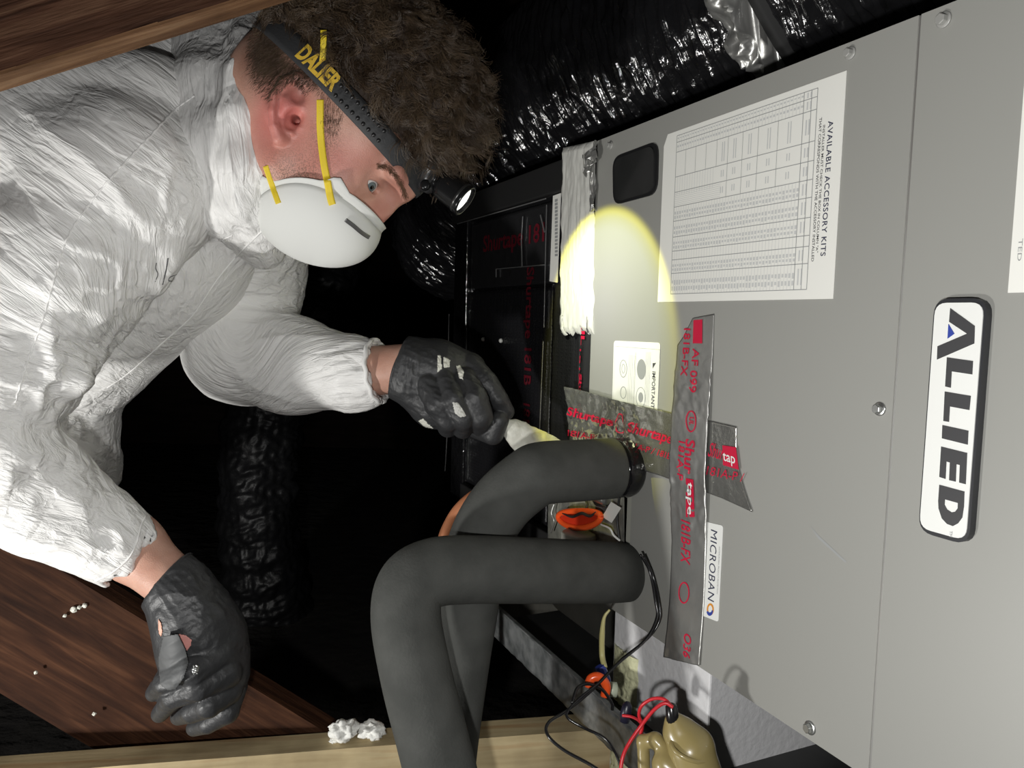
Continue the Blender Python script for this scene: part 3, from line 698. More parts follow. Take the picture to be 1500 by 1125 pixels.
for pts in ([(1018, 469), (1031, 468), (1031, 503), (1017, 503)], [(1011, 700), (1023, 702), (1022, 757), (1009, 757)]):
    V, F = poly_vf([[cab(*p) for p in pts]]); cmesh('tape_print', V, F, 'red', o, .0011, wA)
for cx, cy in ((1019, 617), (1004, 868)):
    V, F = poly_vf(ring(cx, cy, 8, 16, 1.5)); cmesh('tape_print', V, F, 'red', o, .0012, wA)
atext('UL', (1016, 610), (1023, 624), bold=.02)
V, F = text_vf('tape', .01); u0, v0 = cab(1012, 704); u1 = cab(1021, 704)[0]; v1 = cab(1012, 752)[1]; V = fit(V, 0, 1, 0, 1)
cmesh('tape_print', np.stack([u0+(u1-u0)*V[:, 1], v0+(v1-v0)*V[:, 0]], 1), F, 'badge', o, .0014, wA)
# tape B (diagonal, crossing over)
LB = [(834, 566), (860, 572), (900, 583), (950, 596), (990, 606), (1040, 616), (1080, 625)]
RB = [(842, 650), (866, 657), (905, 668), (950, 690), (1000, 708), (1060, 730), (1104, 750)]
TBm = lambda t: np.array(cab(1084, 690))
wB0 = wr_mk(.0045, 60, 21); wB1 = wr_mk(.0008, 30, 14)
def wB(u, v): 
    k = min(1, max(0, (.145-u)/.05)); return .0006+wB1(u, v)*.5+wB0(u, v)*k*.9
def fB(s, t):
    a, b = lerp_pts(LB, t), lerp_pts(RB, t); p = a*(1-s)+b*s
    if t > .85: 
        p = p+np.array([-.007*math.sin(math.pi*s)*(t-.85)/.15, 0])
    return tuple(p)
oB = sheet_grid('foil_tape', fB, 40, 130, 'bfoil', None, .0004, wB)
tag(oB, 'crinkled silver foil tape strip running diagonally above the upper foam pipe', 'tape')
def btext(s, a, b, h, m='red', bold=.01):
    """text along the tape direction a->b in pixels, cap height h pixels"""
    V, F = text_vf(s, bold); V = fit(V, 0, 1, 0, 1); a = np.array(a, float); b = np.array(b, float); d = b-a; nrm = np.array([d[1], -d[0]])/np.linalg.norm(d)*h
    Q = [cab(*(a+d*x+nrm*y)) for x, y, _ in V]; cmesh('tape_print', Q, F, m, oB, .0020, wB)
btext('Shurtape', (838, 612), (905, 628), 17, bold=.02); btext('181A-P', (840, 638), (880, 645), 9); btext('Shurtape', (926, 636), (985, 655), 20, bold=.02); btext('181A-P / 181B-FX', (928, 654), (1000, 678), 9)
btext('Shur', (1040, 668), (1062, 674), 21); btext('181A-P /', (1038, 695), (1092, 706), 13, bold=.0)
V, F = poly_vf([[cab(*p) for p in ((1062, 652), (1082, 655), (1086, 688), (1063, 681))]]); cmesh('tape_print', V, F, 'red', oB, .0019, wB)
V, F = text_vf('tap', .01); V = fit(V, 0, 1, 0, 1); cmesh('tape_print', [cab(1064+18*x-1*y, 679+5*x-17*y) for x, y, _ in V], F, 'badge', oB, .0024, wB)
for cx, cy in ((917, 620),):
    V, F = poly_vf(ring(cx, cy, 6, 15, 1.3)); cmesh('tape_print', V, F, 'red', oB, .0020, wB)

# ================================================================== BASE UNDER THE CABINET
bs = thing('support_box', CP(.15, -.5, -.1), 'pale textured support block standing under the grey cabinet', 'block')
uc = cab(1038, 1040, -.004)[0]
cbox('board', ul+.002, uc, -.56, VB-.0015, -.30, -.004, 'board', bs, .002)
us0 = ul+.002; us1 = cab(934, 1000, -.004)[0]
V = []; nu, nv = 14, 60
vtop = cab(895, 938, -.003)[1]
for a in range(nu+1):
    for b in range(nv+1):
        s, t = a/nu, b/nv; u = us0+.001+(us1-us0)*s+(.004*mnoise.noise(Vector((0, t*12, 0))) if a == nu else 0); v = vtop-s*.0-t*.22
        V.append(CP(u, v, -.0045+(.004+.003*mnoise.noise(Vector((u*300, v*120, 0))))*min(1, min(s, 1-s)*5)))
F = [(a*(nv+1)+b, a*(nv+1)+b+1, (a+1)*(nv+1)+b+1, (a+1)*(nv+1)+b) for a in range(nu) for b in range(nv)]
mesh('yellow_strip', V, F, 'ycrust', bs, label='yellowish crusty strip')  # pale yellow bumpy strip on the face of the block

# ================================================================== DRAIN PAN
NPAN = .055
def zn(px, py, n): return zc(px, py, n)
ua, va = cab(728, 887, NPAN); ub, vb = cab(728, 932, NPAN)
pan = thing('drain_pan', CP(.1, vb, 0), 'wrinkled grey metal drain pan edge running diagonally below the pipes', 'pan')
u_end = .56
o = sheet_grid('pan_rim', lambda s, t: (ua-.05+(u_end-ua+.05)*t, vb+(va-vb)*s), 8, 160, 'galv', pan, NPAN, wr_mk(.0022, 45, 31), thick=.0008)
cbox('pan_lip', ua-.05, u_end, va-.0015, va+.001, NPAN-.002, NPAN+.004, 'galv', pan, .0008)
cbox('pan_floor', ua-.05, u_end, vb-.001, vb+.0005, -.45, NPAN+.002, 'dark', pan, 0)
rp = cbox('rear_panel', -.45, ul, -.50, VB+.012, -.075, -.07, mat('dull_olive_panel', (.075, .072, .06), .7, var=(.03, .03, .027), vscale=9), None, 0); tag(rp, 'dull dark panel behind the drain pan under the plenum', 'panel')
ZP = CP(0, vb-.001, 0)[2]

# ================================================================== TIMBER
UPW = np.array([0, 0, 1.])
def beam(name, a, b, thick, width, m, label, edge=None, up=None, jitter=.0006):
    """a, b: the two ends of the line where the visible wide face meets its lower (or upper) narrow face"""
    a, b = np.asarray(a), np.asarray(b); X = (b-a)/np.linalg.norm(b-a); L = np.linalg.norm(b-a)
    up = UPW if up is None else up; Z = up-(up@X)*X; Z /= np.linalg.norm(Z); Y = np.cross(Z, X)
    if Y@(a-EYE) < 0: Y = -Y
    c = (a+b)/2+Y*thick/2+Z*width/2
    Mx = (X, Y, np.cross(X, Y)) 
    o = box(name, c, Mx, (L, thick, abs(width)), m, None, 0, jitter=jitter); tag(o, label, 'beam'); return o, X, Y, Z
r_, X_, Y_, Z_ = beam('rafter', P(-260, 187, .60), P(640, -95, .63), .028, .16, 'rafter', 'rough brown rafter crossing the top left corner above the man')
cc = (P(-260, 187, .60)+P(640, -95, .63))/2
cc = cc+Y_*.014-Z_*.0008
ed = box('rafter_lit_edge', cc, (X_, Y_, np.cross(X_, Y_)), (np.linalg.norm(P(-260, 187, .60)-P(640, -95, .63)), .028, .003), 'litedge', r_, 0, jitter=.0005); ed['label'] = 'underside coloured lighter brown as lit from below'  # lighter wood paints the lit underside of the rafter
pk, X_, Y_, Z_ = beam('brace_board', P(-300, 597, .86), P(560, 1123, .924), .036, -.165, 'oldwood', 'wide old brown board sloping down behind the gloved hand')
j_, X_, Y_, Z_ = beam('ceiling_joist', P(-200, 1150.5, .80), P(1010, 1058, .93), .038, -.12, 'newwood', 'pale new pine joist lying along the bottom edge')
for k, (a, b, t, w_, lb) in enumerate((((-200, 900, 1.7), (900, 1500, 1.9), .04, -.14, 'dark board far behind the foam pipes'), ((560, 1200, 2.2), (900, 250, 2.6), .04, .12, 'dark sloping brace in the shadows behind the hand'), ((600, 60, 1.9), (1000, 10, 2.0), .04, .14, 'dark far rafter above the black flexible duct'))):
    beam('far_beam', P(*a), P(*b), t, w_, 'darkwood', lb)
# nail / specks on the board
bvb = None
for k, (px, py, s) in enumerate(((108, 893, 5), (124, 887, 4), (95, 902, 3), (52, 985, 3), (116, 890, 3), (138, 1046, 3))):
    zz = .862+.07*(px+300)/940.; c = P(px, py, zz-.003)
    bm = bmesh.new(); bmesh.ops.create_icosphere(bm, subdivisions=2, radius=s*.0007)
    for v in bm.verts: v.co *= 1+.5*mnoise.noise(v.co*900+Vector((k, 0, 0)))
    o = bm_obj('mastic_speck', bm, 'wet', Matrix.Translation(Vector(c)), pk)
# fluff on the joist
for k, (px, py, s, lb) in enumerate(((504, 1069, 17, 'larger white fluff tuft on the pine joist, left of its pair'), (544, 1070, 15, 'white fluff tuft on the pine joist nearest the foam pipe'), (490, 1088, 7, 'tiny white fluff crumb below the two tufts'))):
    zz = .80+.13*(px+200)/1210.+.012; V, F = [], []
    bm = bmesh.new(); bmesh.ops.create_icosphere(bm, subdivisions=4, radius=s*zz/FPX)
    for v in bm.verts:
        d = v.co.normalized(); v.co = Vector((v.co.x*1.15, v.co.y, v.co.z*.8))*(1+.5*mnoise.noise(d*2.0+Vector((k*7, 0, 0)))+.22*mnoise.noise(d*5+Vector((k, 3, 0)))+.10*mnoise.noise(d*13))
    o = bm_obj('fluff_tuft', bm, 'fluff', Matrix.Translation(Vector(P(px, py, zz))), None, True); tag(o, lb, 'fluff')

# ================================================================== FLEXIBLE DUCTS
def flex(name, pts, R, m, label, ridge=.004, wav=.016, crin=.006, nseg=130, parent=None, seed=0, nn=60, step=.0045, fs=75, fc=5.0):
    path = crom(pts, nn); L = np.r_[0, np.cumsum(np.linalg.norm(np.diff(path, axis=0), axis=1))]
    n = int(L[-1]/step); s = np.linspace(0, L[-1], n); path = np.stack([np.interp(s, L, path[:, k]) for k in range(3)], 1)
    th0 = np.linspace(0, 2*np.pi, nseg, endpoint=False)
    def disp(i, th):
        q = np.stack([np.cos(th)*fc, np.sin(th)*fc, s[i]*fs+.9*np.sin(th*2+s[i]*3)], -1)+50
        a = vnoise(q, seed); b = vnoise(q*np.array([2.2, 2.2, 2.0]), seed+3); c = vnoise(np.stack([np.cos(th)*1.5, np.sin(th)*1.5, np.full_like(th, s[i]*9)], -1)+9, seed+5)
        return ridge*np.sin(s[i]/wav*2*np.pi+3*c)*(.4+c)+crin*(1-np.abs(2*a-1))**2+crin*.5*(1-np.abs(2*b-1))+.02*(c-.5)
    V, F = tube_vf(path, R, nseg, True, disp); o = mesh(name, V, F, m, parent, True)
    if label: tag(o, label, 'duct')
    return o
fx = thing('flexible_duct', CP(.2, VT+.02, -.2), 'large glossy black crinkled flexible duct lying over the cabinet top', 'duct')
duc = [CP(.95, VT+.20, -.20), CP(.6, VT+.19, -.19), CP(.25, VT+.185, -.19), CP(-.05, VT+.175, -.18), CP(-.30, VT+.16, -.17), CP(-.60, VT+.10, -.16), CP(-.95, VT-.02, -.18)]
flex('duct_skin', duc, .155, 'film', None, .0022, .011, .0088, 260, fx, 2, step=.0026, fs=150, fc=3.2)
fc = flex('duct_collar', [CP(.187, VT+.184, -.19), CP(.193, VT+.184, -.19), CP(.199, VT+.184, -.19)], .170, 'matte', None, .0005, .02, .001, 120, fx, 4, 20); fc['label'] = 'flat black strap around the duct'
fc = flex('foil_cuff', [CP(.155, VT+.184, -.19), CP(.17, VT+.184, -.19), CP(.186, VT+.184, -.19)], .166, 'foil', None, .001, .02, .022, 260, fx, 6, 20, step=.002, fs=60, fc=9); fc['label'] = 'crumpled silver foil cuff'
flex('flexible_duct', pp([(500, 250, 2.1), (478, 380, 2.05), (455, 480, 2.0), (392, 600, 1.9), (378, 760, 1.9), (420, 1000, 2.0)]), .088, mat('dull_black_wrap', (.010, .010, .011), .42, 0, .7, 40, .004, spec=.3), 'black plastic-wrapped duct hanging in the dark behind the man\'s raised arm', .004, .07, .007, 110, None, 11)

# ================================================================== PIPES
N_ = AN
u1_, v1_ = cab(917, 838); S1 = CP(u1_, v1_, .002)
def foamtube(name, pts, r, label, cuts=()):
    path = crom(pts, 24)
    V, F = tube_vf(path, r, 48, True); o = mesh(name, V, F, 'foam'); return tag(o, label, 'pipe')
fr = [S1, P(886, 838, .822), P(840, 837, .797), P(760, 835, .765), P(690, 834, .745), P(637, 838, .731), P(603, 858, .720), P(595, 905, .712), P(610, 990, .702), P(633, 1080, .696), P(652, 1160, .69), P(665, 1250, .685)]
foamtube('foam_pipe', fr, .0326, 'grey foam-covered pipe in front, elbowing down past the pale joist')
u2_, v2_ = cab(925, 684); S2 = CP(u2_, v2_, .004)
up_ = [S2+N_*.020, S2+N_*.06, S2+N_*.105, P(775, 702, .80), P(735, 737, .80), P(706, 785, .80), P(691, 845, .80), P(682, 900, .795), P(666, 1000, .79), P(650, 1120, .785), P(640, 1250, .78)]
foamtube('foam_pipe', up_, .0330, 'grey foam-covered pipe behind, curving up to the foil tape with lamp light on top')
o = revolve('pipe_collar', S2-N_*.004, N_, [(-.004, .026), (.004, .032), (.010, .0335), (.018, .0325), (.026, .031), (.026, .02)], mat('shiny_black_wrap', (.008, .008, .009), .08, 0, .6, 60, .004), None, 40); tag(o, 'shiny black wrap where the upper foam pipe enters the cabinet', 'collar')
tag(tube('copper_pipe', pp([(760, 700, 1.0), (712, 716, .98), (676, 742, .96), (655, 775, .95), (645, 810, .95), (625, 900, .95), (628, 1100, .95)]), .0075, 'copper', None, 16, 16), 'bare orange copper pipe curving out behind the foam pipes', 'pipe')
tube('pipe_shadow_gap', [P(0,0,5),P(1,0,5)], .0001, 'foam') if False else None

# ================================================================== CABLES
def cable(name, rows, r, m, label, cat='cable'): return tag(tube(name, pp(rows), r, m, None, 10, 10), label, cat)
cable('cable', [(938, 812, .80), (952, 838, .80), (960, 880, .79), (962, 905, .785), (945, 938, .775), (905, 972, .75), (868, 1010, .73), (832, 1040, .715), (804, 1058, .70), (802, 1076, .69), (825, 1098, .68), (868, 1122, .665), (900, 1145, .65)], .0015, 'blackw', 'black cable looping down from the lower foam pipe across the joist, left branch')
cable('cable', [(943, 815, .80), (957, 845, .80), (965, 882, .79), (966, 908, .785), (950, 934, .78), (908, 968, .755), (880, 998, .735), (850, 1022, .72), (833, 1040, .71), (832, 1052, .705), (855, 1066, .70), (884, 1080, .69), (900, 1100, .68), (912, 1130, .67)], .0013, 'blackw', 'black cable beside the first one, right branch with a kink')
cable('cable', [(838, 1030, .715), (846, 1008, .73), (862, 1002, .74), (882, 1010, .745), (896, 1030, .745), (897, 1040, .745)], .0016, 'blackw', 'short black lead curling near the orange connector')
cable('wire', [(912, 1048, .72), (925, 1050, .715), (936, 1056, .71), (941, 1066, .705), (938, 1078, .70)], .0014, 'redw', 'short red wire from the dark wire nut', 'wire')
cable('wire', [(984, 1034, .66), (972, 1024, .665), (955, 1024, .67), (940, 1034, .675), (936, 1048, .68), (941, 1062, .682), (938, 1076, .684)], .0015, 'redw', 'red wire arching over from the tan switch, upper one', 'wire')
cable('wire', [(986, 1036, .658), (974, 1030, .66), (958, 1040, .662), (940, 1062, .664), (922, 1088, .66), (912, 1110, .655), (908, 1140, .65)], .0016, 'redw', 'red wire running from the tan switch off the bottom edge', 'wire')
cable('tube', [(893, 893, .80), (885, 905, .80), (882, 930, .80), (882, 960, .80), (886, 978, .79)], [.0012, .0018, .0030, .0030, .0028], 'clearyel', 'pale yellow tube hanging under the cabinet corner', 'tube')
o = revolve('blue_connector', P(878, 976, .79), cdir(.45, 1), [(0, .005), (.004, .006), (.016, .0055), (.022, .004)], 'bluep', None, 10, False); tag(o, 'blue crimp connector on the pale yellow tube', 'connector')
o = tube('orange_connector', pp([(862, 1006, .75), (866, 994, .75), (878, 992, .75), (888, 1004, .75), (886, 1020, .75)]), .0045, 'orange', None, 12); tag(o, 'small orange loop connector beside the drain pan', 'connector')
o = revolve('wire_nut', P(916, 1048, .725), cdir(.2, -1), [(-.006, .0048), (.002, .0055), (.010, .0045), (.013, .002)], mat('dark_blue_black', (.015, .015, .03), .35), None, 12); tag(o, 'dark wire nut with a red wire beside the tan switch', 'wire nut')
o = revolve('hose_clamp', P(897, 1010, .775), cdir(1, .1), [(-.005, .005), (-.004, .0075), (.004, .0075), (.005, .005)], mat('pale_green_metal', (.5, .55, .42), .4), None, 14); tag(o, 'small pale green fitting under the cabinet corner', 'fitting')
# float switch
fs = thing('float_switch', P(1000, 1130, .66), 'glossy tan plastic float switch with red wires on the pan rim', 'switch')
ax = cdir(.42, 1, .12); c = P(990, 1052, .665)
ops = [(cap(P(986, 1056, .665), P(990, 1072, .665), .0065, .009), .004), (cap(P(1000, 1076, .665), P(1018, 1092, .66), .015, .0165), .01), (cap(P(1012, 1100, .66), P(1030, 1165, .655), .0205, .022), .003)]
f = build(ops); V, F = nets(f, P(1000, 1110, .66)-.09, P(1000, 1110, .66)+.09, .0018); mesh('switch_body', V, F, 'tan', fs)
tube('switch_rim', [P(1014+24*math.cos(t)*1.25, 1098+16*math.sin(t)+8*math.cos(t), .652-.012*math.sin(t)) for t in np.linspace(0, 2*np.pi, 28)], .0022, 'tan', fs, 8, 3)
revolve('wire_boot', P(986, 1058, .663), cdir(-.12, -1), [(-.004, .0065), (.006, .0055), (.014, .005), (.016, .003)], 'blackw', fs, 14)
mb = [(940, 1082, 10), (958, 1078, 10), (985, 1112, 11), (1000, 1150, 11)]
f = build([(cap(P(942, 1086, .675), P(960, 1084, .67), .0055, .0065), .003), (cap(P(960, 1084, .67), P(1000, 1128, .655), .0065, .0075), .003), (cap(P(942, 1086, .675), P(944, 1140, .67), .0055, .0055), .003), (cap(P(975, 1120, .66), P(1010, 1150, .65), .012, .012), .004)])
V, F = nets(f, P(970, 1115, .665)-.08, P(970, 1115, .665)+.08, .0018); mesh('mounting_clamp', V, F, 'tan', fs)

# ================================================================== PERSON
person = thing('person', P(120, 500, .95), 'man in a white hooded coverall with black gloves leaning in from the left', 'person')
FW = cdir(.723, .691); UPH = cdir(.691, -.723); SD = cdir(0, 0, 1); RH = np.array([FW, UPH, SD]).T
ZH = .826
def HP(x, y, s): return P(428+.723*x+.691*y, 180+.691*x-.723*y, ZH-.0007*s)
def HX(px, py, s): return P(px, py, ZH-.0007*s)
K = .00074
def he(x, y, s, r): return ell(HP(x, y, s), np.array(r)*K, RH)
def hx(px, py, s, r): return ell(HX(px, py, s), np.array(r)*K, RH)
def hc(a, b, ra, rb): return cap(HX(*a), HX(*b), ra*K, rb*K)
ops = [(he(35, 62, 0, (152, 112, 104)), .01), (he(92, -36, 0, (80, 80, 64)), .03), (he(124, -98, 0, (28, 24, 30)), .02)]
for s in (1, -1):
    ops += [(cap(HP(25, -55, 72*s), HP(112, -100, 22*s), 22*K, 18*K), .022), (he(100, -12, 58*s, (40, 26, 20)), .02),
            (cap(HP(184, 50, 10*s), HP(160, 52, 62*s), 17*K, 13*K), .014), (he(55, 10, 64*s, (55, 55, 18)), .03)]
ops += [(cap(HP(183, 30, 0), HP(183, -34, 0), 12*K, 13*K), .016), (cap(HP(170, 0, 14), HP(165, -38, 20), 13*K, 15*K), .02), (cap(HP(170, 0, -14), HP(165, -38, -20), 13*K, 15*K), .02), (he(180, -42, 12, (12, 10, 11)), .008), (he(180, -42, -12, (12, 10, 11)), .008),
        (cap(HP(0, -20, 0), P(345, 240, .90), 76*K, 78*K), .04), (cap(HP(-40, 20, 0), P(325, 200, .91), 70*K, 72*K), .04)]
for s in (1, -1): ops += [(he(184, 14, 43*s, (26, 15, 24)), .014, 'sub')]
for s in (1, -1):
    c = HX(536, 266, 40*s); ops += [(lambda p, c=c: np.linalg.norm(p-c, axis=-1)-.0150, .006)]
    ops += [(ell(HX(552, 278.5, 46*s), np.array((22, 7.5, 18))*K, RH), .0008, 'sub'), (lambda p, c=c: np.linalg.norm(p-c, axis=-1)-.0129, .0004, 'sub'),
            ]
# ear
E0 = 92
def ep(px, py, s): return HX(px, py, s)
helix = [(438, 176, 88, 5), (434, 160, 98, 5), (446, 148, 100, 5), (455, 134, 102, 6), (450, 120, 104, 6.5), (435, 114, 108, 7), (418, 121, 112, 7), (406, 140, 116, 7), (400, 163, 116, 6.5), (402, 185, 111, 6.5), (409, 203, 103, 8.5), (421, 207, 92, 8)]
ops += [(ell(HX(426, 165, 90), np.array((26, 42, 7))*K, RH), .004), (ell(HX(430, 140, 93), np.array((22, 24, 6))*K, RH), .003), (cap(HX(432, 170, 70), HX(420, 160, 96), 26*K, 24*K), .008)]
for a, b in zip(helix[:-1], helix[1:]): ops.append((hc(a[:3], b[:3], a[3]*1.12, b[3]*1.12), .0013))
for a, b, ra, rb in (((417, 188, 104), (414, 160, 109), 4, 4.5), ((414, 160, 109), (424, 140, 108), 4.5, 4), ((444, 180, 92), (440, 188, 96), 6, 5), ((417, 188, 104), (427, 195, 99), 4.5, 5)): ops.append((hc(a, b, ra, rb), .0022))
ops += [(ell(HX(429, 174, 112), np.array((10, 17, 16))*K, RH), .003, 'sub'), (ell(HX(439, 138, 115), np.array((9, 12, 10))*K, RH), .004, 'sub'), (cap(HX(409, 140, 122), HX(406, 178, 119), 3.5*K, 3*K), .002, 'sub'), (cap(HX(438, 122, 113), HX(411, 136, 121), 3*K, 3.5*K), .002, 'sub'), (cap(HX(433, 176, 96), HX(437, 180, 72), 6*K, 5*K), .003, 'sub')]
fh = build(ops); c = HP(40, 20, 0)
lo, hi = c-np.array([.25, .20, .22]), c+np.array([.19, .20, .22])
VH, FH = nets(fh, lo, hi, .0018)
# body (neck base, trunk, arms) hidden under the coverall except at the wrists
bops = chain([(345, 240, .90, 74), (250, 330, .96, 92), (60, 480, 1.0, 115), (40, 800, 1.02, 100)], .03)
bops += chain([(250, 300, .91, 60), (150, 290, .82, 64), (-55, 620, .73, 62), (190, 800, .822, 43), (262, 862, .80, 37)], .02)
bops += chain([(300, 330, 1.0, 90), (385, 380, 1.06, 60), (348, 520, 1.04, 48), (500, 549, .97, 38), (600, 538, .95, 35)], .02)
fb = build(bops); lo, hi = bounds([(-150, 600, .7), (620, 540, .95), (40, 850, 1.05), (300, 200, .85)], .13)
VBd, FBd = nets(fb, lo, hi, .0045)
Vb = np.vstack([VH, VBd]); Fb = np.vstack([FH, FBd+len(VH)])
X, Y, Zd = proj(Vb)
g = lambda x, y, rx, ry: np.exp(-((X-x)/rx)**2-((Y-y)/ry)**2)
red = np.clip(.75*g(425, 160, 34, 50)+.45*g(385, 190, 25, 70)+.38*g(505, 235, 55, 40)+.35*g(555, 320, 30, 30)+.30*g(590, 270, 22, 30)+.2*g(450, 240, 50, 50), 0, .85)
stub = np.clip(1.0*g(430, 265, 52, 40)+.9*g(478, 195, 22, 26)+1.2*g(395, 80, 32, 50)+.8*g(440, 100, 40, 22), 0, 1)*(1-.95*g(425, 160, 30, 48))
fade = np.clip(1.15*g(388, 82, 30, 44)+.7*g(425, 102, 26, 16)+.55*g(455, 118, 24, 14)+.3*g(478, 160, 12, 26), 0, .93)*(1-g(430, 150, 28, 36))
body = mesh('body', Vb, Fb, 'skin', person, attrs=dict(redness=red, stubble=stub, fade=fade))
bvH = bvh_of(VH, FH)
for s, nm in ((1, 'near'), (-1, 'far')):
    c = HX(536, 266, 40*s); d = cdir(.60, .62, .50*s); d /= np.linalg.norm(d)
    th = [(-.0125*math.cos(t), .0125*math.sin(t)) for t in np.linspace(0.02, math.pi-.02, 20)]
    e = revolve('eye', c, d, th, 'eye', person, 24)
    ir = revolve('iris', c, d, [(math.sqrt(.01262**2-r*r), r) for r in (.0056, .005, .004, .0025)], 'iris', e, 20, True)
    revolve('pupil', c, d, [(math.sqrt(.01275**2-r*r), r) for r in (.0024, .0018, .0008)], 'pupil', e, 16, True)

# ---- hair
ho = [(he(28, 118, 0, (146, 108, 112)), .01), (he(138, 146, 0, (64, 54, 80)), .03), (he(60, 170, 0, (120, 70, 90)), .03)]
fhb = build(ho)
LU = lambda p: ((p-HP(0, 0, 0))@UPH)/K; LX = lambda p: ((p-HP(0, 0, 0))@FW)/K
def fhair(p):
    d = fhb(p); n = vnoise(p*55+30, 3); n2 = vnoise(p*120+30, 5); d = d-.008*(n-.4)-.005*n2
    up = LU(p); x = LX(p); lim = 83-(x-35)*.02-np.clip((-x-60)*.9, 0, 60)
    return np.maximum(d, (lim-up)*K)
c = HP(60, 130, 0); VHr, FHr = nets(fhair, c-.19, c+.19, .0035)
hair = mesh('hair', VHr, FHr, 'scalp', person, label='thick curly brown hair, short at the nape')
NH = vnormals(VHr, FHr)
def strands(roots, dirs, lens, curl_r, pitch, nseg, rad, seedbase=0, clump=None):
    """numpy bundle of 3-sided hairs; returns V,F"""
    n = len(roots); t = np.linspace(0, 1, nseg)[None, :, None]
    d0 = dirs/np.linalg.norm(dirs, axis=1)[:, None]
    a = np.cross(d0, RNG.normal(size=(n, 3)) if clump is None else clump[0]); a /= np.linalg.norm(a, axis=1)[:, None]+1e-9; b = np.cross(d0, a)
    ph = RNG.uniform(0, 6.28, n) if clump is None else clump[1]
    ang = ph[:, None, None]+t*lens[:, None, None]/pitch[:, None, None]*6.28
    cr = curl_r[:, None, None]*np.minimum(1, t*3)
    grav = M3@np.array([.25, -1, 0.])
    path = roots[:, None]+d0[:, None]*lens[:, None, None]*t+(a[:, None]*np.cos(ang)+b[:, None]*np.sin(ang))*cr+grav*(t**2)*lens[:, None, None]*.30
    T = np.gradient(path, axis=1); T /= np.linalg.norm(T, axis=2)[..., None]+1e-9
    s = np.cross(T, a[:, None]+.01); s /= np.linalg.norm(s, axis=2)[..., None]+1e-9; q = np.cross(T, s)
    rr = rad*(1-.6*t)
    V = np.stack([path+rr*(s*math.cos(w_)+q*math.sin(w_)) for w_ in (0, 2.094, 4.189)], 2).reshape(-1, 3)
    k = np.arange(n)[:, None, None]*(nseg*3); i = np.arange(nseg-1)[None, :, None]*3; j = np.arange(3)[None, None]; j2 = (j+1) % 3
    F = np.stack([(k+i+j), (k+i+j2), (k+i+3+j2), (k+i+3+j)], -1).reshape(-1, 4)
    return V, F
upv = LU(VHr); cand = np.where((NH@SD > -.35) & (upv > 87-(LX(VHr)-35)*.02-np.clip((-LX(VHr)-60)*.9, 0, 60)+4))[0]
ncl, per = 950, 20
ci = RNG.choice(cand, ncl); R0, D0 = [], []
cd = NH[ci]*.75+FW*.45*RNG.uniform(0, 1, (ncl, 1))+RNG.normal(size=(ncl, 3))*.45
cl_len = RNG.uniform(.014, .032, ncl); cl_r = RNG.uniform(.003, .0075, ncl); cl_p = RNG.uniform(.020, .040, ncl); cl_a = RNG.normal(size=(ncl, 3)); cl_ph = RNG.uniform(0, 6.28, ncl)
rep = np.repeat(np.arange(ncl), per); m = len(rep)
VS, FS = strands(VHr[ci][rep]+RNG.normal(size=(m, 3))*.0013-NH[ci][rep]*.003, cd[rep]+RNG.normal(size=(m, 3))*.12, cl_len[rep]*RNG.uniform(.8, 1.15, m), cl_r[rep]*RNG.uniform(.8, 1.2, m), cl_p[rep], 12, .00027, clump=(cl_a[rep]+RNG.normal(size=(m, 3))*.05, cl_ph[rep]+RNG.normal(size=m)*.15))
o = mesh('hair_curls', VS, FS, 'hair', hair, kind='stuff')
# short hair on the nape, temple and sideburn
XH, YH, _ = proj(VH); NHd = vnormals(VH, FH)
gg = lambda x, y, rx, ry: np.exp(-((XH-x)/rx)**2-((YH-y)/ry)**2)
wgt = np.clip(gg(400, 85, 26, 42)+gg(450, 112, 34, 18)+.35*gg(486, 168, 15, 30)+.10*gg(540, 200, 24, 12), 0, 1)*(NHd@SD > .1)*(1-gg(428, 150, 22, 36) > .5)
wgt[wgt < .12] = 0; ri = RNG.choice(len(VH), 6500, p=wgt/wgt.sum()); m = len(ri)
VS, FS = strands(VH[ri], NHd[ri]*.45+cdir(-.6, .35)*1.0*np.where(XH[ri] < 470, 1, .2)[:, None]+cdir(.1, 1)*np.where(XH[ri] < 470, .2, 1)[:, None]+RNG.normal(size=(m, 3))*.25, RNG.uniform(.002, .0055, m), RNG.uniform(0, .0005, m), np.full(m, .02), 4, .00016)
o = mesh('short_hair', VS, FS, 'hair', hair, kind='stuff')
# eyebrow
br = crom([(551, 243, 0), (566, 246, 0), (580, 258, 0), (589, 275, 0), (594, 290, 0)], 12); rt, dr = [], []
for k in range(420):
    t = RNG.uniform(0, len(br)-1.01); i = int(t); q = br[i]+(br[i+1]-br[i])*(t-i)+np.array([RNG.normal()*1.8, RNG.normal()*2.5, 0]); h_ = hit(bvH, q[0], q[1], .0002)
    if h_ is None: continue
    tg_ = br[i+1]-br[i]; rt.append(h_); dr.append(cdir(tg_[0], tg_[1], 1.2)+RNG.normal(size=3)*.3)
m = len(rt); VS, FS = strands(np.array(rt), np.array(dr), RNG.uniform(.003, .006, m), np.full(m, .0002), np.full(m, .02), 4, .00020)
mesh('eyebrow', VS, FS, 'brow', person, kind='stuff')

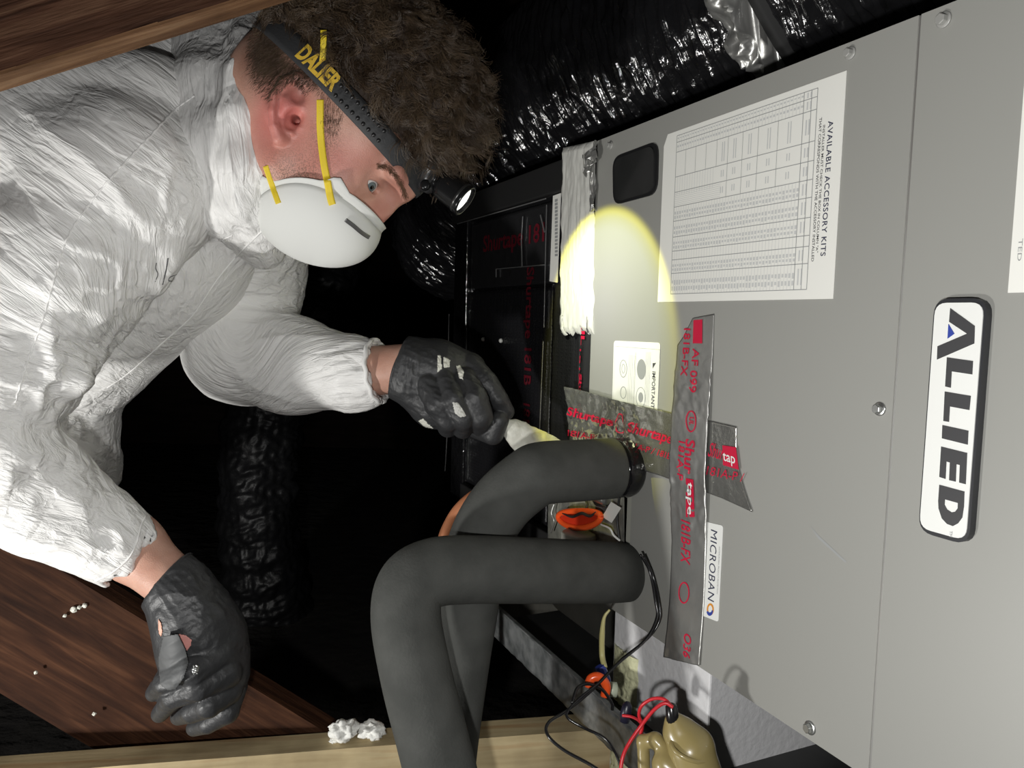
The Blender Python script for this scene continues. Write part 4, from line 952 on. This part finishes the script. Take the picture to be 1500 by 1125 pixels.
# ---- coverall
def suit(V, F, fields, amp=1.0):
    N = vnormals(V, F); X, Y, _ = proj(V); D = np.zeros(len(V))
    for (cx, cy, rx, ry, ang, a, fr, seed) in fields:
        w_ = np.exp(-((X-cx)/rx)**2-((Y-cy)/ry)**2); dv = cdir(math.cos(math.radians(ang)), math.sin(math.radians(ang)))
        q = V-(V@dv)[:, None]*dv*.86; warp = vnoise(V*14+seed, seed)*.012
        n1 = 1-np.abs(2*vnoise((q+warp[:, None])*fr+50, seed)-1); n2 = 1-np.abs(2*vnoise((q+warp[:, None]*.5)*fr*2.3+70, seed+1)-1)
        D += w_*a*((n1**2.2-.35)+.45*(n2**2-.3))
    return V+N*(D*amp)[:, None]
T1 = chain([(352, 235, .92, 100), (235, 345, .96, 140), (60, 490, 1.0, 152)], .02)+chain([(20, 600, 1.0, 140), (22, 660, 1.0, 134), (52, 800, 1.10, 128)], .006)
T1 += chain([(300, 150, .95, 105), (180, 170, .93, 125), (20, 230, .90, 150), (-120, 330, .88, 150)], .02)
T2 = chain([(215, 180, .84, 100), (60, 190, .83, 120)], .02)+chain([(180, 275, .80, 118), (20, 250, .81, 128), (-120, 380, .78, 130)], .02)+chain([(262, 285, .86, 78), (180, 275, .80, 120), (85, 400, .765, 112), (-32, 575, .73, 112)], .02)
T2 += chain([(200, 300, .80, 70), (218, 370, .785, 42), (222, 408, .785, 20)], .012)+chain([(60, 510, .74, 60), (105, 560, .735, 22)], .012)
arm = chain([(-40, 640, .72, 98), (60, 730, .77, 78), (185, 806, .815, 57)], .015)
f1b = build(T1); f1c = build(T2); f2 = build(arm)
def f1(p): return smin(f1b(p), f1c(p), .004)
ca_, cb_ = P(60, 730, .77), P(190, 806, .818); adir = (cb_-ca_)/np.linalg.norm(cb_-ca_)
inner = build(chain([(100, 754, .785, 44), (185, 806, .815, 46), (230, 835, .83, 46)], .01))
cutp = P(186, 803, .815)
def nsl(p):
    d = smin(f1(p), f2(p), .006); n = vnoise(p*40+9, 2)*.008
    return smax(smax(d, ((p-cutp)@adir)-.006*np.sin(np.arctan2((p-cutp)@SD, (p-cutp)@np.cross(adir, SD))*5)-n, .003), -inner(p), .002)
# head and neck opening is carved out of the trunk
neck = build([(cap(HP(-20, 0, 0), P(352, 225, .90), 92*K, 84*K), .01), (ell(HP(70, 10, 0), np.array((170, 150, 110))*K, RH), .01)])
neck2 = build([(cap(HP(-20, -10, 0), P(352, 225, .90), 74*K, 78*K), .01), (ell(HP(42, 30, 0), np.array((160, 120, 100))*K, RH), .01)])
def trunk(p): return smax(nsl(p), -neck2(p), .004)
lo, hi = bounds([(-130, 600, .7), (430, 350, .92), (60, 900, 1.05), (300, 140, .80)], .15)
V1, F1 = nets(trunk, lo, hi, .0042)
V1 = suit(V1, F1, [(110, 250, 170, 130, 38, .0075, 34, 1), (60, 380, 110, 110, 42, .0060, 40, 2), (260, 260, 55, 130, 62, .0055, 45, 3), (60, 560, 110, 90, 8, .0090, 32, 4), (80, 720, 120, 90, 32, .0090, 28, 5), (240, 450, 80, 80, 130, .0030, 22, 6), (140, 660, 60, 80, 100, .0035, 20, 7), (110, 500, 90, 70, 55, .0080, 26, 8), (180, 400, 70, 60, 30, .0060, 40, 13), (165, 800, 60, 50, 35, .006, 60, 14)])
# far sleeve
S2_ = chain([(300, 330, .98, 88), (352, 350, 1.02, 92), (372, 400, 1.06, 70), (352, 512, 1.05, 76), (430, 535, 1.01, 68), (520, 548, .968, 50), (540, 547, .962, 44)], .02)
f3 = build(S2_); k0 = P(556, 543, .956); kd = (P(590, 538, .95)-P(500, 549, .97)); kd /= np.linalg.norm(kd)
inn2 = build(chain([(500, 549, .97, 39), (620, 537, .95, 38)], .01))
def far(p): return smax(smax(f3(p), (p-k0)@kd, .006), -inn2(p), .002)
lo, hi = bounds([(300, 330, .95), (385, 380, 1.1), (560, 540, .95), (340, 600, 1.05)], .11)
V2, F2 = nets(far, lo, hi, .0040)
V2 = suit(V2, F2, [(400, 410, 70, 60, 5, .0055, 30, 21), (430, 540, 120, 60, -12, .0048, 38, 22), (520, 545, 40, 60, -10, .0070, 75, 23), (320, 520, 60, 60, 60, .0035, 26, 24), (360, 350, 60, 40, 35, .0050, 34, 25)])
# collar and lowered hood
col = [(405, 2, .99, 20), (365, 40, .90, 24), (360, 72, .85, 26), (358, 118, .80, 31), (356, 178, .785, 36), (356, 245, .785, 36), (358, 298, .80, 28), (385, 345, .85, 24)]
hood = chain(col, .008)+chain([(345, 40, .96, 40), (305, 85, .90, 48), (302, 140, .835, 50), (308, 220, .81, 48), (328, 300, .825, 38), (385, 360, .92, 34)], .02)
fh2 = build(hood)
def hoodf(p): return fh2(p)
lo, hi = bounds([(405, 0, 1.03), (290, 120, .76), (395, 345, .78), (290, 300, .95), (340, 180, .74)], .08)
V3, F3 = nets(hoodf, lo, hi, .0036)
V3 = suit(V3, F3, [(350, 180, 60, 200, 88, .0055, 42, 31), (345, 330, 60, 50, 60, .005, 40, 32)])
def foldc(V, fields, base):
    X, Y, _ = proj(V); A = np.full(len(V), float(base)); W = np.full(len(V), .25); A *= W
    for (cx, cy, rx, ry, ang) in fields:
        w_ = np.exp(-((X-cx)/rx)**2-((Y-cy)/ry)**2); A += w_*ang; W += w_
    A = np.radians(A/W); e1 = cdir(1, 0); e2 = cdir(0, 1); d = np.cos(A)[:, None]*e1+np.sin(A)[:, None]*e2; q = -np.sin(A)[:, None]*e1+np.cos(A)[:, None]*e2
    o_ = P(200, 400, .9); U_ = V-o_; return np.stack([(U_*d).sum(1), (U_*q).sum(1), U_@SD], 1)
FCo = np.vstack([foldc(V1, [(80, 250, 140, 110, 34), (60, 420, 120, 90, 44), (60, 560, 120, 60, 8), (80, 700, 120, 80, 30), (230, 450, 80, 80, 130)], 35), foldc(V2, [(400, 400, 70, 60, 15), (330, 520, 60, 60, 50), (480, 545, 80, 60, -14)], 0), foldc(V3, [(350, 180, 90, 150, 84), (350, 330, 60, 50, 60)], 80)])
VC = np.vstack([V1, V2, V3]); FC = np.vstack([F1, F2+len(V1), F3+len(V1)+len(V2)])
cov = mesh('coverall', VC, FC, 'suit', person, attrs=dict(foldcoord=FCo), label='wrinkled white disposable coverall with the hood down')
bvC = bvh_of(VC, FC)
def on_surf(bv, pts, off, fallback=None):
    out = []
    for a in pts:
        h_ = hit(bv, a[0], a[1], off)
        if h_ is not None: out.append(h_)
    return np.array(out)
def seam(name, pts, r, m, parent, off=-.0002, n=14, puck=0):
    q = crom([(a, b, 0) for a, b in pts], n); w = on_surf(bvC, q, off)
    if puck: w = w+np.array([SD*(.0008*math.sin(i*1.9)) for i in range(len(w))])
    return tube(name, w, r, m, parent, 6, 1, interp=False)
seam('shoulder_seam', [(285, 140), (252, 165), (215, 205), (172, 250), (130, 300), (98, 350), (82, 400), (62, 470), (40, 530), (22, 590)], .0010, 'suit', cov, puck=1)
seam('cuff_hem', [(140, 851), (165, 838), (188, 818), (200, 795), (206, 772), (214, 755)], .0012, 'suit', cov)
inkm = 'ink'
seam('pen_mark', [(246, 378), (243, 396), (238, 417)], .0007, inkm, cov); seam('pen_mark', [(229, 385), (228, 393), (231, 402), (227, 413)], .0005, inkm, cov); seam('pen_mark', [(259, 402), (249, 406), (247, 411), (252, 412)], .0005, inkm, cov)
seam('zip_flap_edge', [(392, 330), (350, 372), (318, 410), (282, 462), (235, 505), (190, 545), (157, 568)], .0011, 'suit', cov)
seam('zip_flap_edge', [(340, 345), (322, 352), (312, 352)], .0008, 'suit', cov)
th = np.linspace(0, 2*np.pi, 40); a_ = np.cross(kd, SD); a_ /= np.linalg.norm(a_); b_ = np.cross(kd, a_)
tube('elastic_cuff', [k0-kd*.002+a_*(.0385*1.02*math.cos(t))+b_*(.0385*math.sin(t))+kd*.0012*math.sin(t*11) for t in th], .0028, 'suit', cov, 8, 2)

# ---- gloves
def glove(name, rows_list, lo_hi, cut, label, wr, fld):
    ops = []
    for rows, k in rows_list: ops += chain(rows, k)
    f = build(ops)
    def fg(p): return smax(f(p), (cut[0]-p)@cut[1], .0015)
    V, F = nets(fg, lo_hi[0], lo_hi[1], .0018); V = suit(V, F, fld)
    return mesh(name, V, F, 'glove', person, label=label), V, F
kd2 = kd
far_rows = [([(560, 543, .956, 39), (600, 537, .95, 41), (640, 545, .955, 44), (672, 556, .962, 36)], .012), ([(600, 560, .945, 34), (640, 590, .955, 36), (660, 600, .965, 28)], .012), ([(640, 530, .955, 30), (688, 540, .958, 24)], .010),
  ([(628, 562, .925, 19), (642, 592, .914, 19.5), (657, 614, .920, 18), (656, 626, .945, 15)], .0014),
  ([(650, 556, .925, 17), (664, 586, .910, 18.5), (679, 612, .914, 17.5), (678, 628, .94, 15)], .0007),
  ([(680, 556, .930, 18), (695, 584, .914, 19.5), (704, 610, .918, 18.5), (702, 622, .945, 16)], .0007),
  ([(688, 536, .950, 19), (712, 560, .940, 17), (731, 586, .940, 14.5), (742, 603, .945, 12)], .0007),
  ([(668, 605, .975, 20), (700, 626, .966, 17), (722, 636, .945, 16), (731, 616, .938, 14.5)], .0007)]
gl1, VG1, FG1 = glove('glove', far_rows, bounds([(560, 490, .9), (760, 660, 1.0)], .05), (P(583, 541, .952), np.array(M3@(np.array([.93, -.30, 0])))), 'black glove smeared with white mastic, gripping the brush', None,
   [(640, 560, 70, 60, 25, .0012, 110, 41), (600, 540, 25, 50, 100, .0016, 150, 42), (720, 570, 20, 30, -35, .0012, 260, 43), (640, 600, 50, 30, 30, .0012, 160, 44)])
bvG1 = bvh_of(VG1, FG1)
cdirn = M3@np.array([.93, -.30, 0]); a_ = np.cross(cdirn, SD); a_ /= np.linalg.norm(a_)
tube('rolled_cuff', [P(583, 541, .952)+cdirn*.001+a_*(.0352*math.cos(t))+SD*(.0352*math.sin(t))+cdirn*.001*math.sin(3*t) for t in th], .0019, 'glove', gl1, 8, 2)
near_rows = [([(225, 826, .806, 44), (262, 868, .80, 43), (288, 915, .80, 52), (302, 965, .805, 54)], .02), ([(330, 930, .81, 26), (336, 990, .81, 26)], .02), ([(262, 905, .79, 28), (262, 960, .79, 28)], .015),
  ([(322, 955, .79, 26), (283, 982, .765, 21), (245, 998, .775, 18), (226, 1015, .795, 12)], .003),
  ([(330, 985, .79, 24), (290, 1006, .768, 20), (255, 1020, .776, 17), (234, 1046, .795, 12)], .0014),
  ([(332, 1010, .80, 23), (306, 1032, .782, 19), (282, 1042, .79, 16), (262, 1050, .81, 12)], .0014),
  ([(340, 1005, .82, 22), (332, 1042, .805, 18), (305, 1060, .81, 14), (285, 1066, .82, 12)], .0014)]
ndir = (P(262, 868, .80)-P(225, 826, .806)); ndir /= np.linalg.norm(ndir)
nd2 = M3@np.array([.74, -.58, 0]); nd2 /= np.linalg.norm(nd2)
gl2, VG2, FG2 = glove('glove', near_rows, bounds([(190, 790, .76), (370, 1080, .86)], .05), (P(247, 846, .803), nd2), 'black glove with a torn grey flap, resting in front of the brown board', None,
   [(290, 870, 60, 50, -25, .0022, 70, 51), (250, 870, 40, 40, 40, .0015, 120, 52), (300, 960, 60, 50, -30, .0018, 70, 53), (260, 1010, 60, 40, -25, .0012, 150, 54)])
bvG2 = bvh_of(VG2, FG2)
a_ = np.cross(nd2, SD); a_ /= np.linalg.norm(a_)
tube('rolled_cuff', [P(247, 846, .803)+nd2*.001+a_*(.0312*math.cos(t))+SD*(.031*math.sin(t)) for t in th], .0016, 'glove', gl2, 8, 2)
def patch(name, bv, pts, m, parent, off, cat=None, label=None, thick=.0006, lift=0, step=3.0, rough=0):
    xs = np.array(pts); (x0, y0), (x1, y1) = xs.min(0), xs.max(0)
    def inside(x, y):
        r = False; j = len(pts)-1
        for i in range(len(pts)):
            if (pts[i][1] > y) != (pts[j][1] > y) and x < (pts[j][0]-pts[i][0])*(y-pts[i][1])/(pts[j][1]-pts[i][1]+1e-9)+pts[i][0]: r = not r
            j = i
        return r
    nx, ny = int((x1-x0)/step)+2, int((y1-y0)/step)+2; V, idx = [], {}
    F = []
    for i in range(nx):
        for j in range(ny):
            x, y = x0+i*step, y0+j*step
            if inside(x, y):
                o_ = off+lift*math.sin(math.pi*min(1, max(0, (x-x0)/(x1-x0+1e-6))))+rough*abs(mnoise.noise(Vector((x*.35, y*.35, 1))))
                h_ = hit(bv, x, y, o_)
                if h_ is not None: idx[i, j] = len(V); V.append(h_)
    for (i, j) in list(idx):
        if all(k in idx for k in ((i+1, j), (i+1, j+1), (i, j+1))): F.append((idx[i, j], idx[i, j+1], idx[i+1, j+1], idx[i+1, j]))
    if not F: return None
    o = mesh(name, V, F, m, parent, True); md = o.modifiers.new('t', 'SOLIDIFY'); md.thickness = thick; md.offset = -1
    if label: o['label'] = label
    return o
patch('torn_flap', bvG2, [(238, 932), (261, 928), (272, 950), (277, 970), (270, 993), (258, 1010), (246, 1012), (234, 1003), (231, 965)], 'gloveflap', gl2, .007, label='torn lighter grey flap', lift=.004, step=1.0)
patch('bare_skin', bvG2, [(260, 928), (272, 930), (281, 937), (280, 946), (274, 954), (266, 945)], mat('palm_skin', (.62, .27, .24), .5), gl2, .0012, label='pink skin showing through the tear', step=.9)
patch('bare_skin', bvG2, [(231, 905), (236, 912), (238, 925), (236, 934), (232, 928)], mat('palm_skin_edge', (.68, .36, .26), .5), gl2, .0012, step=.8)
for k, pts in enumerate(([(641, 519), (646, 520), (648, 540), (641, 546)], [(649, 521), (660, 527), (659, 538), (650, 539)], [(668, 536), (674, 534), (680, 545), (678, 556), (672, 554)], [(612, 617), (620, 613), (628, 622), (643, 633), (640, 636), (624, 629)], [(662, 588), (672, 590), (680, 602), (684, 610), (674, 612), (666, 606)])):
    patch('mastic_smear', bvG1, pts, 'wet' if k < 4 else 'mastic', gl1, .001, thick=.0012, step=.9, rough=.002)
patch('mastic_smear', bvG2, [(281, 976), (288, 972), (293, 977), (289, 988), (281, 987)], 'screw', gl2, .002, thick=.002, step=.9, rough=.003)

# ================================================================== BRUSH HELD IN THE FAR HAND
br_ = thing('mastic_brush', P(770, 650, .95), 'mastic-caked brush held in the far black glove, tip behind the foam pipe', 'brush')
tube('brush_handle', pp([(655, 618, .962), (700, 618, .955), (740, 622, .95)]), .0045, 'wet', br_, 12)
f = build([(cap(P(738, 620, .95), P(752, 630, .95), .0045, .0075), .004), (ell(P(776, 650, .953), (.036, .017, .009), np.array([cdir(.78, .62), cdir(.62, -.78), SD]).T), .010), (ell(P(800, 660, .955), (.03, .018, .009), np.array([cdir(.85, .5), cdir(.5, -.85), SD]).T), .01)])
fb_ = lambda p: f(p)-.0022*vnoise(p*160+40, 3)-.002*vnoise(p*60+40, 4)
V, F = nets(fb_, P(775, 650, .95)-.07, P(775, 650, .95)+.07, .0016); mesh('bristle_head', V, F, 'wet', br_, label='bristles caked in pale mastic')

# ================================================================== DUST MASK
mk = thing('dust_mask', HX(470, 330, 0), 'white cup dust mask with two yellow straps on the man\'s face', 'mask')
A1v = cdir(176, 30); A3v = cdir(-.165, .986); Cm = HX(468, 323, 0)
def cup(th_, ph, out=0, k=1.0):
    w_ = .00080
    c_, s_ = math.cos(th_), math.sin(th_)
    lx = (84+out)*c_*math.cos(ph); ls = (80+out)*s_*math.cos(ph); dp = 61*math.sin(ph)**.9*(1+.10*c_*math.cos(ph))-30*s_*s_*math.cos(ph)
    return Cm+(A1v*lx+SD*ls+A3v*dp)*w_
V, F = [], []; nt, npn = 72, 16
for j in range(npn+1):
    ph = (j/npn)*math.pi/2*.995
    for i in range(nt): V.append(cup(2*math.pi*i/nt, ph))
for j in range(npn):
    for i in range(nt): k = (i+1) % nt; F.append((j*nt+i, j*nt+k, (j+1)*nt+k, (j+1)*nt+i))
F.append(tuple(npn*nt+i for i in range(nt)))
cu = mesh('mask_cup', V, F, 'mask', mk); md = cu.modifiers.new('t', 'SOLIDIFY'); md.thickness = .0012
VM, FM = np.array(V), F; bvM = BVHTree.FromPolygons([tuple(v) for v in VM], FM)
V, F = [], []
def tabw(i):
    t = 2*math.pi*i/nt; base = 9+3*math.sin(t*2); 
    for tc_, s_ in ((2.30, 20), (1.15, 20)):
        for sgn in (1, -1):
            d = (t-sgn*tc_+math.pi) % (2*math.pi)-math.pi; base += s_*math.exp(-(d/.13)**2)
    if abs((t+0*math.pi+math.pi) % (2*math.pi)-math.pi) < .9: base += 3
    return base
for j in range(4):
    for i in range(nt):
        t = 2*math.pi*i/nt; wd = tabw(i)*j/3; p = cup(t, 0, wd*.45)-A3v*wd*.55*.0008; V.append(p+ (A3v*.0008 if j == 0 else 0))
for j in range(3):
    for i in range(nt): k = (i+1) % nt; F.append((j*nt+i, (j+1)*nt+i, (j+1)*nt+k, j*nt+k))
fl = mesh('mask_flange', V, F, 'mask', mk); md = fl.modifiers.new('t', 'SOLIDIFY'); md.thickness = .0012
VM2 = np.array(V); allV = np.vstack([VM, VM2, VH, VHr]); 
bvA = BVHTree.FromPolygons([tuple(v) for v in allV], [tuple(f_) for f_ in FM]+[tuple(i+len(VM) for i in f_) for f_ in F]+[tuple(int(i)+len(VM)+len(VM2) for i in f_) for f_ in FH]+[tuple(int(i)+len(VM)+len(VM2)+len(VH) for i in f_) for f_ in FHr])
def ribbon(name, bv, pts, wpx, m, parent, off, n=12, thick=.0006, twist=None):
    q = crom([(a, b, 0) for a, b in pts], n); T = np.gradient(q, axis=0); V = []; last = None
    for i in range(len(q)):
        nr = np.array([-T[i][1], T[i][0]]); nr /= np.linalg.norm(nr)+1e-9; h_ = hit(bv, q[i][0], q[i][1], off)
        if h_ is None:
            h_ = last if last is not None else None
        if h_ is None: continue
        dz = proj(h_)[2]; last = h_
        for s in (-1, -.5, .0, .5, 1): V.append(P(q[i][0]+nr[0]*s*wpx/2, q[i][1]+nr[1]*s*wpx/2, dz))
    m_ = len(V)//5; V = np.array(V).reshape(m_, 5, 3)
    ker = np.array([1, 2, 3, 2, 1.])/9; dep = np.linalg.norm(V-EYE, axis=2)
    d1 = np.pad(dep.mean(1), 2, mode='edge'); d1 = np.convolve(d1, ker, 'valid'); V = EYE+(V-EYE)*(d1[:, None, None]/dep[..., None])
    V = V.reshape(-1, 3); F = [(i*5+j, i*5+j+1, (i+1)*5+j+1, (i+1)*5+j) for i in range(m_-1) for j in range(4)]
    o = mesh(name, V, F, m, parent, True); md = o.modifiers.new('t', 'SOLIDIFY'); md.thickness = thick; md.offset = 0; return o
ribbon('nose_clip', bvM, [(506, 322), (518, 331), (530, 341), (541, 348)], 6, 'clip', mk, .0016)
ribbon('strap', bvA, [(487, 300), (484, 290), (480, 268), (475, 243), (471, 213), (469, 185), (469, 165), (469, 146)], 10.5, 'yellow', mk, .0022)
ribbon('strap', bvA, [(472, 92), (473, 80), (474, 62), (474, 44)], 9, 'yellow', mk, .012)
ribbon('strap', bvA, [(408, 298), (405, 290), (398, 270), (389, 243)], 8.5, 'yellow', mk, .002)

# ================================================================== HEADLAMP
hl = thing('headlamp', HP(190, 70, 0), 'black headlamp with a lit lens on the man\'s forehead', 'headlamp')
def bandp(t, up, off=0):
    up = up-(17+3*math.cos(t)); off = off+9*max(0, math.cos(t))**2
    k = math.sqrt(max(0, 1-((up-62)/112.)**2)); tilt = 0
    return HP(35, up, 0)+FW*((152*k+10+off)*K*math.cos(t))+SD*((104*k+15+off)*K*math.sin(t))
V, F = [], []; nb_ = 120
for i in range(nb_):
    t = 2*math.pi*i/nb_
    for up in (70, 78, 86, 94, 101): V.append(bandp(t, up-2*math.cos(t), 0))
for i in range(nb_):
    k = (i+1) % nb_
    for j in range(4): F.append((i*5+j, k*5+j, k*5+j+1, i*5+j+1))
bd = mesh('headband', V, F, 'band', hl); md = bd.modifiers.new('t', 'SOLIDIFY'); md.thickness = .0018; md.offset = 1
# yellow lettering and rubber studs on the near side of the band
def bandtext(s, t0, t1, up0, up1, m):
    V, F = text_vf(s, .045, 1.02, 0); V = fit(V, 0, 1, 0, 1); W = [bandp(t0+(t1-t0)*p[0], up0+(up1-up0)*p[1], 3.2) for p in V]
    mesh('band_lettering', W, F, m, bd, False)
bandtext('DALIER', 1.82, 1.40, 76, 100, 'bandy')
for k in range(9):
    for up in (77, 91):
        t = 1.36-k*.060+.02*(up > 80); c = bandp(t, up, 3); nrm = FW*math.cos(t)+SD*math.sin(t)
        revolve('rubber_stud', c, nrm, [(0, .0022), (.001, .002), (.0018, .001)], 'black', bd, 8)
LP_ = HX(683, 296, 22)
# lamp aim: cone through the edge of the lit patch on the cabinet
edge_pts = [CP(*cab(878, 303)), CP(*cab(940, 350)), CP(*cab(982, 460)), CP(*cab(1003, 560)), CP(*cab(820, 430, .004), .004), CP(*cab(843, 318, .004), .004), P(782, 655, .955)]
Dm = np.array([(e-LP_)/np.linalg.norm(e-LP_) for e in edge_pts]); A_ = np.hstack([Dm, -np.ones((len(Dm), 1))])
aimc = Dm.mean(0)+cdir(.0, .35, 0)*.6; aimc /= np.linalg.norm(aimc)
G_ = A_.T@A_; prior = np.r_[aimc, .87]; lam = .02
sol = np.linalg.solve(G_+lam*np.eye(4), lam*prior)
for _ in range(30):
    sol[:3] /= np.linalg.norm(sol[:3]); sol[3] = (Dm@sol[:3]).mean(); prior = np.r_[sol[:3], sol[3]]; sol = np.linalg.solve(G_+lam*np.eye(4), lam*prior)
AIM = sol[:3]/np.linalg.norm(sol[:3]); HALF = math.acos(min(.99, (Dm@AIM).mean()))
AXL = AIM/np.linalg.norm(AIM); AXB = cdir(.78, .60, .12)
B0 = HX(627, 258, 10)
# bracket on the forehead
f = build([(cap(HX(572, 204, 48), HX(600, 226, 30), 9*K, 13*K), .01), (cap(HX(600, 226, 28), HX(630, 246, 20), 15*K, 19*K), .01), (cap(HX(628, 240, 20), HX(622, 268, 20), 18*K, 13*K), .01), (cap(HX(628, 240, -20), HX(610, 225, -20), 18*K, 16*K), .01), (cap(HX(622, 268, 24), HX(628, 276, 24), 9*K, 8*K), .003)])
V, F = nets(f, HX(615, 240, 0)-.07, HX(615, 240, 0)+.07, .0018); mesh('lamp_bracket', V, F, 'black', hl)
revolve('hinge_screw', HX(623, 272, 40), SD, [(0, .0055), (.004, .005), (.005, .003)], 'lamp', hl, 16)
q0 = LP_-AXB*.062
prof = [(0, .008), (.001, .010), (.014, .0105), (.0155, .0125), (.022, .013), (.023, .0115), (.027, .0115), (.0285, .0150), (.034, .0155), (.040, .0160), (.052, .0162), (.0585, .0172), (.0610, .0175), (.0615, .0165), (.0612, .0152), (.056, .0142)]
lb = revolve('lamp_barrel', q0, AXB, prof, 'lamp', hl, 36, caps=False)
revolve('barrel_ring', q0+AXB*.053, AXB, [(0, .0164), (.0005, .0170), (.003, .0170), (.0035, .0164)], 'lampring', lb, 36, caps=False)
revolve('lens', q0+AXB*.0570, AXB, [(0, .0140), (.0003, .0135), (.0012, .010), (.0016, .003)], 'glow', lb, 30)
# the lamp's own light: a focused beam whose lens leaves a yellow rim
l = bpy.data.lights.new('headlamp_beam', 'SPOT'); l.energy = 1; l.spot_size = 2*HALF*1.18; l.spot_blend = .0; l.shadow_soft_size = .004
l.use_nodes = True; nt = l.node_tree; em = nt.nodes['Emission']; tc = nt.nodes.new('ShaderNodeTexCoord'); sx = nt.nodes.new('ShaderNodeSeparateXYZ')
nt.links.new(tc.outputs['Normal'], sx.inputs[0]); ab = nt.nodes.new('ShaderNodeMath'); ab.operation = 'ABSOLUTE'; nt.links.new(sx.outputs['Z'], ab.inputs[0])
ac = nt.nodes.new('ShaderNodeMath'); ac.operation = 'ARCCOSINE'; nt.links.new(ab.outputs[0], ac.inputs[0])
dv = nt.nodes.new('ShaderNodeMath'); dv.operation = 'DIVIDE'; dv.inputs[1].default_value = HALF*1.15; nt.links.new(ac.outputs[0], dv.inputs[0])
cr = nt.nodes.new('ShaderNodeValToRGB'); e = cr.color_ramp.elements; e[0].position = 0; e[0].color = (1, 1, .90, 1); e[1].position = .70; e[1].color = (.90, .93, .66, 1)
for p_, c_ in ((.80, (.85, .86, .40, 1)), (.86, (.95, .90, .12, 1)), (.885, (.55, .50, .03, 1)), (.92, (0, 0, 0, 1))):
    k = e.new(p_); k.color = c_
nt.links.new(dv.outputs[0], cr.inputs[0]); nt.links.new(cr.outputs[0], em.inputs[0]); em.inputs[1].default_value = 3.0
lo_ = bpy.data.objects.new('headlamp_beam', l); C.objects.link(lo_)
Zl = -AXL; Xl = np.cross(UPW, Zl); Xl /= np.linalg.norm(Xl); Yl = np.cross(Zl, Xl)
lo_.matrix_world = frame(LP_+AXB*.004, Xl, Yl, Zl)
# repeats share a group
for nm, gp in (('foam_pipe', 'foam-covered pipes entering the cabinet'), ('cable', 'black cables hanging by the drain pan'), ('wire', 'thin wires at the pipe opening and switch'), ('fluff_tuft', 'white fluff on the pine joist'),
               ('foil_tape', 'foil tape strips on the cabinet front'), ('foil_shred', 'foil scraps at the joint'), ('far_beam', 'far beams in the dark'), ('flexible_duct', 'black flexible ducts')):
    for ob in C.objects:
        if ob.parent is None and ob.name.split('.')[0] == nm: ob['group'] = gp
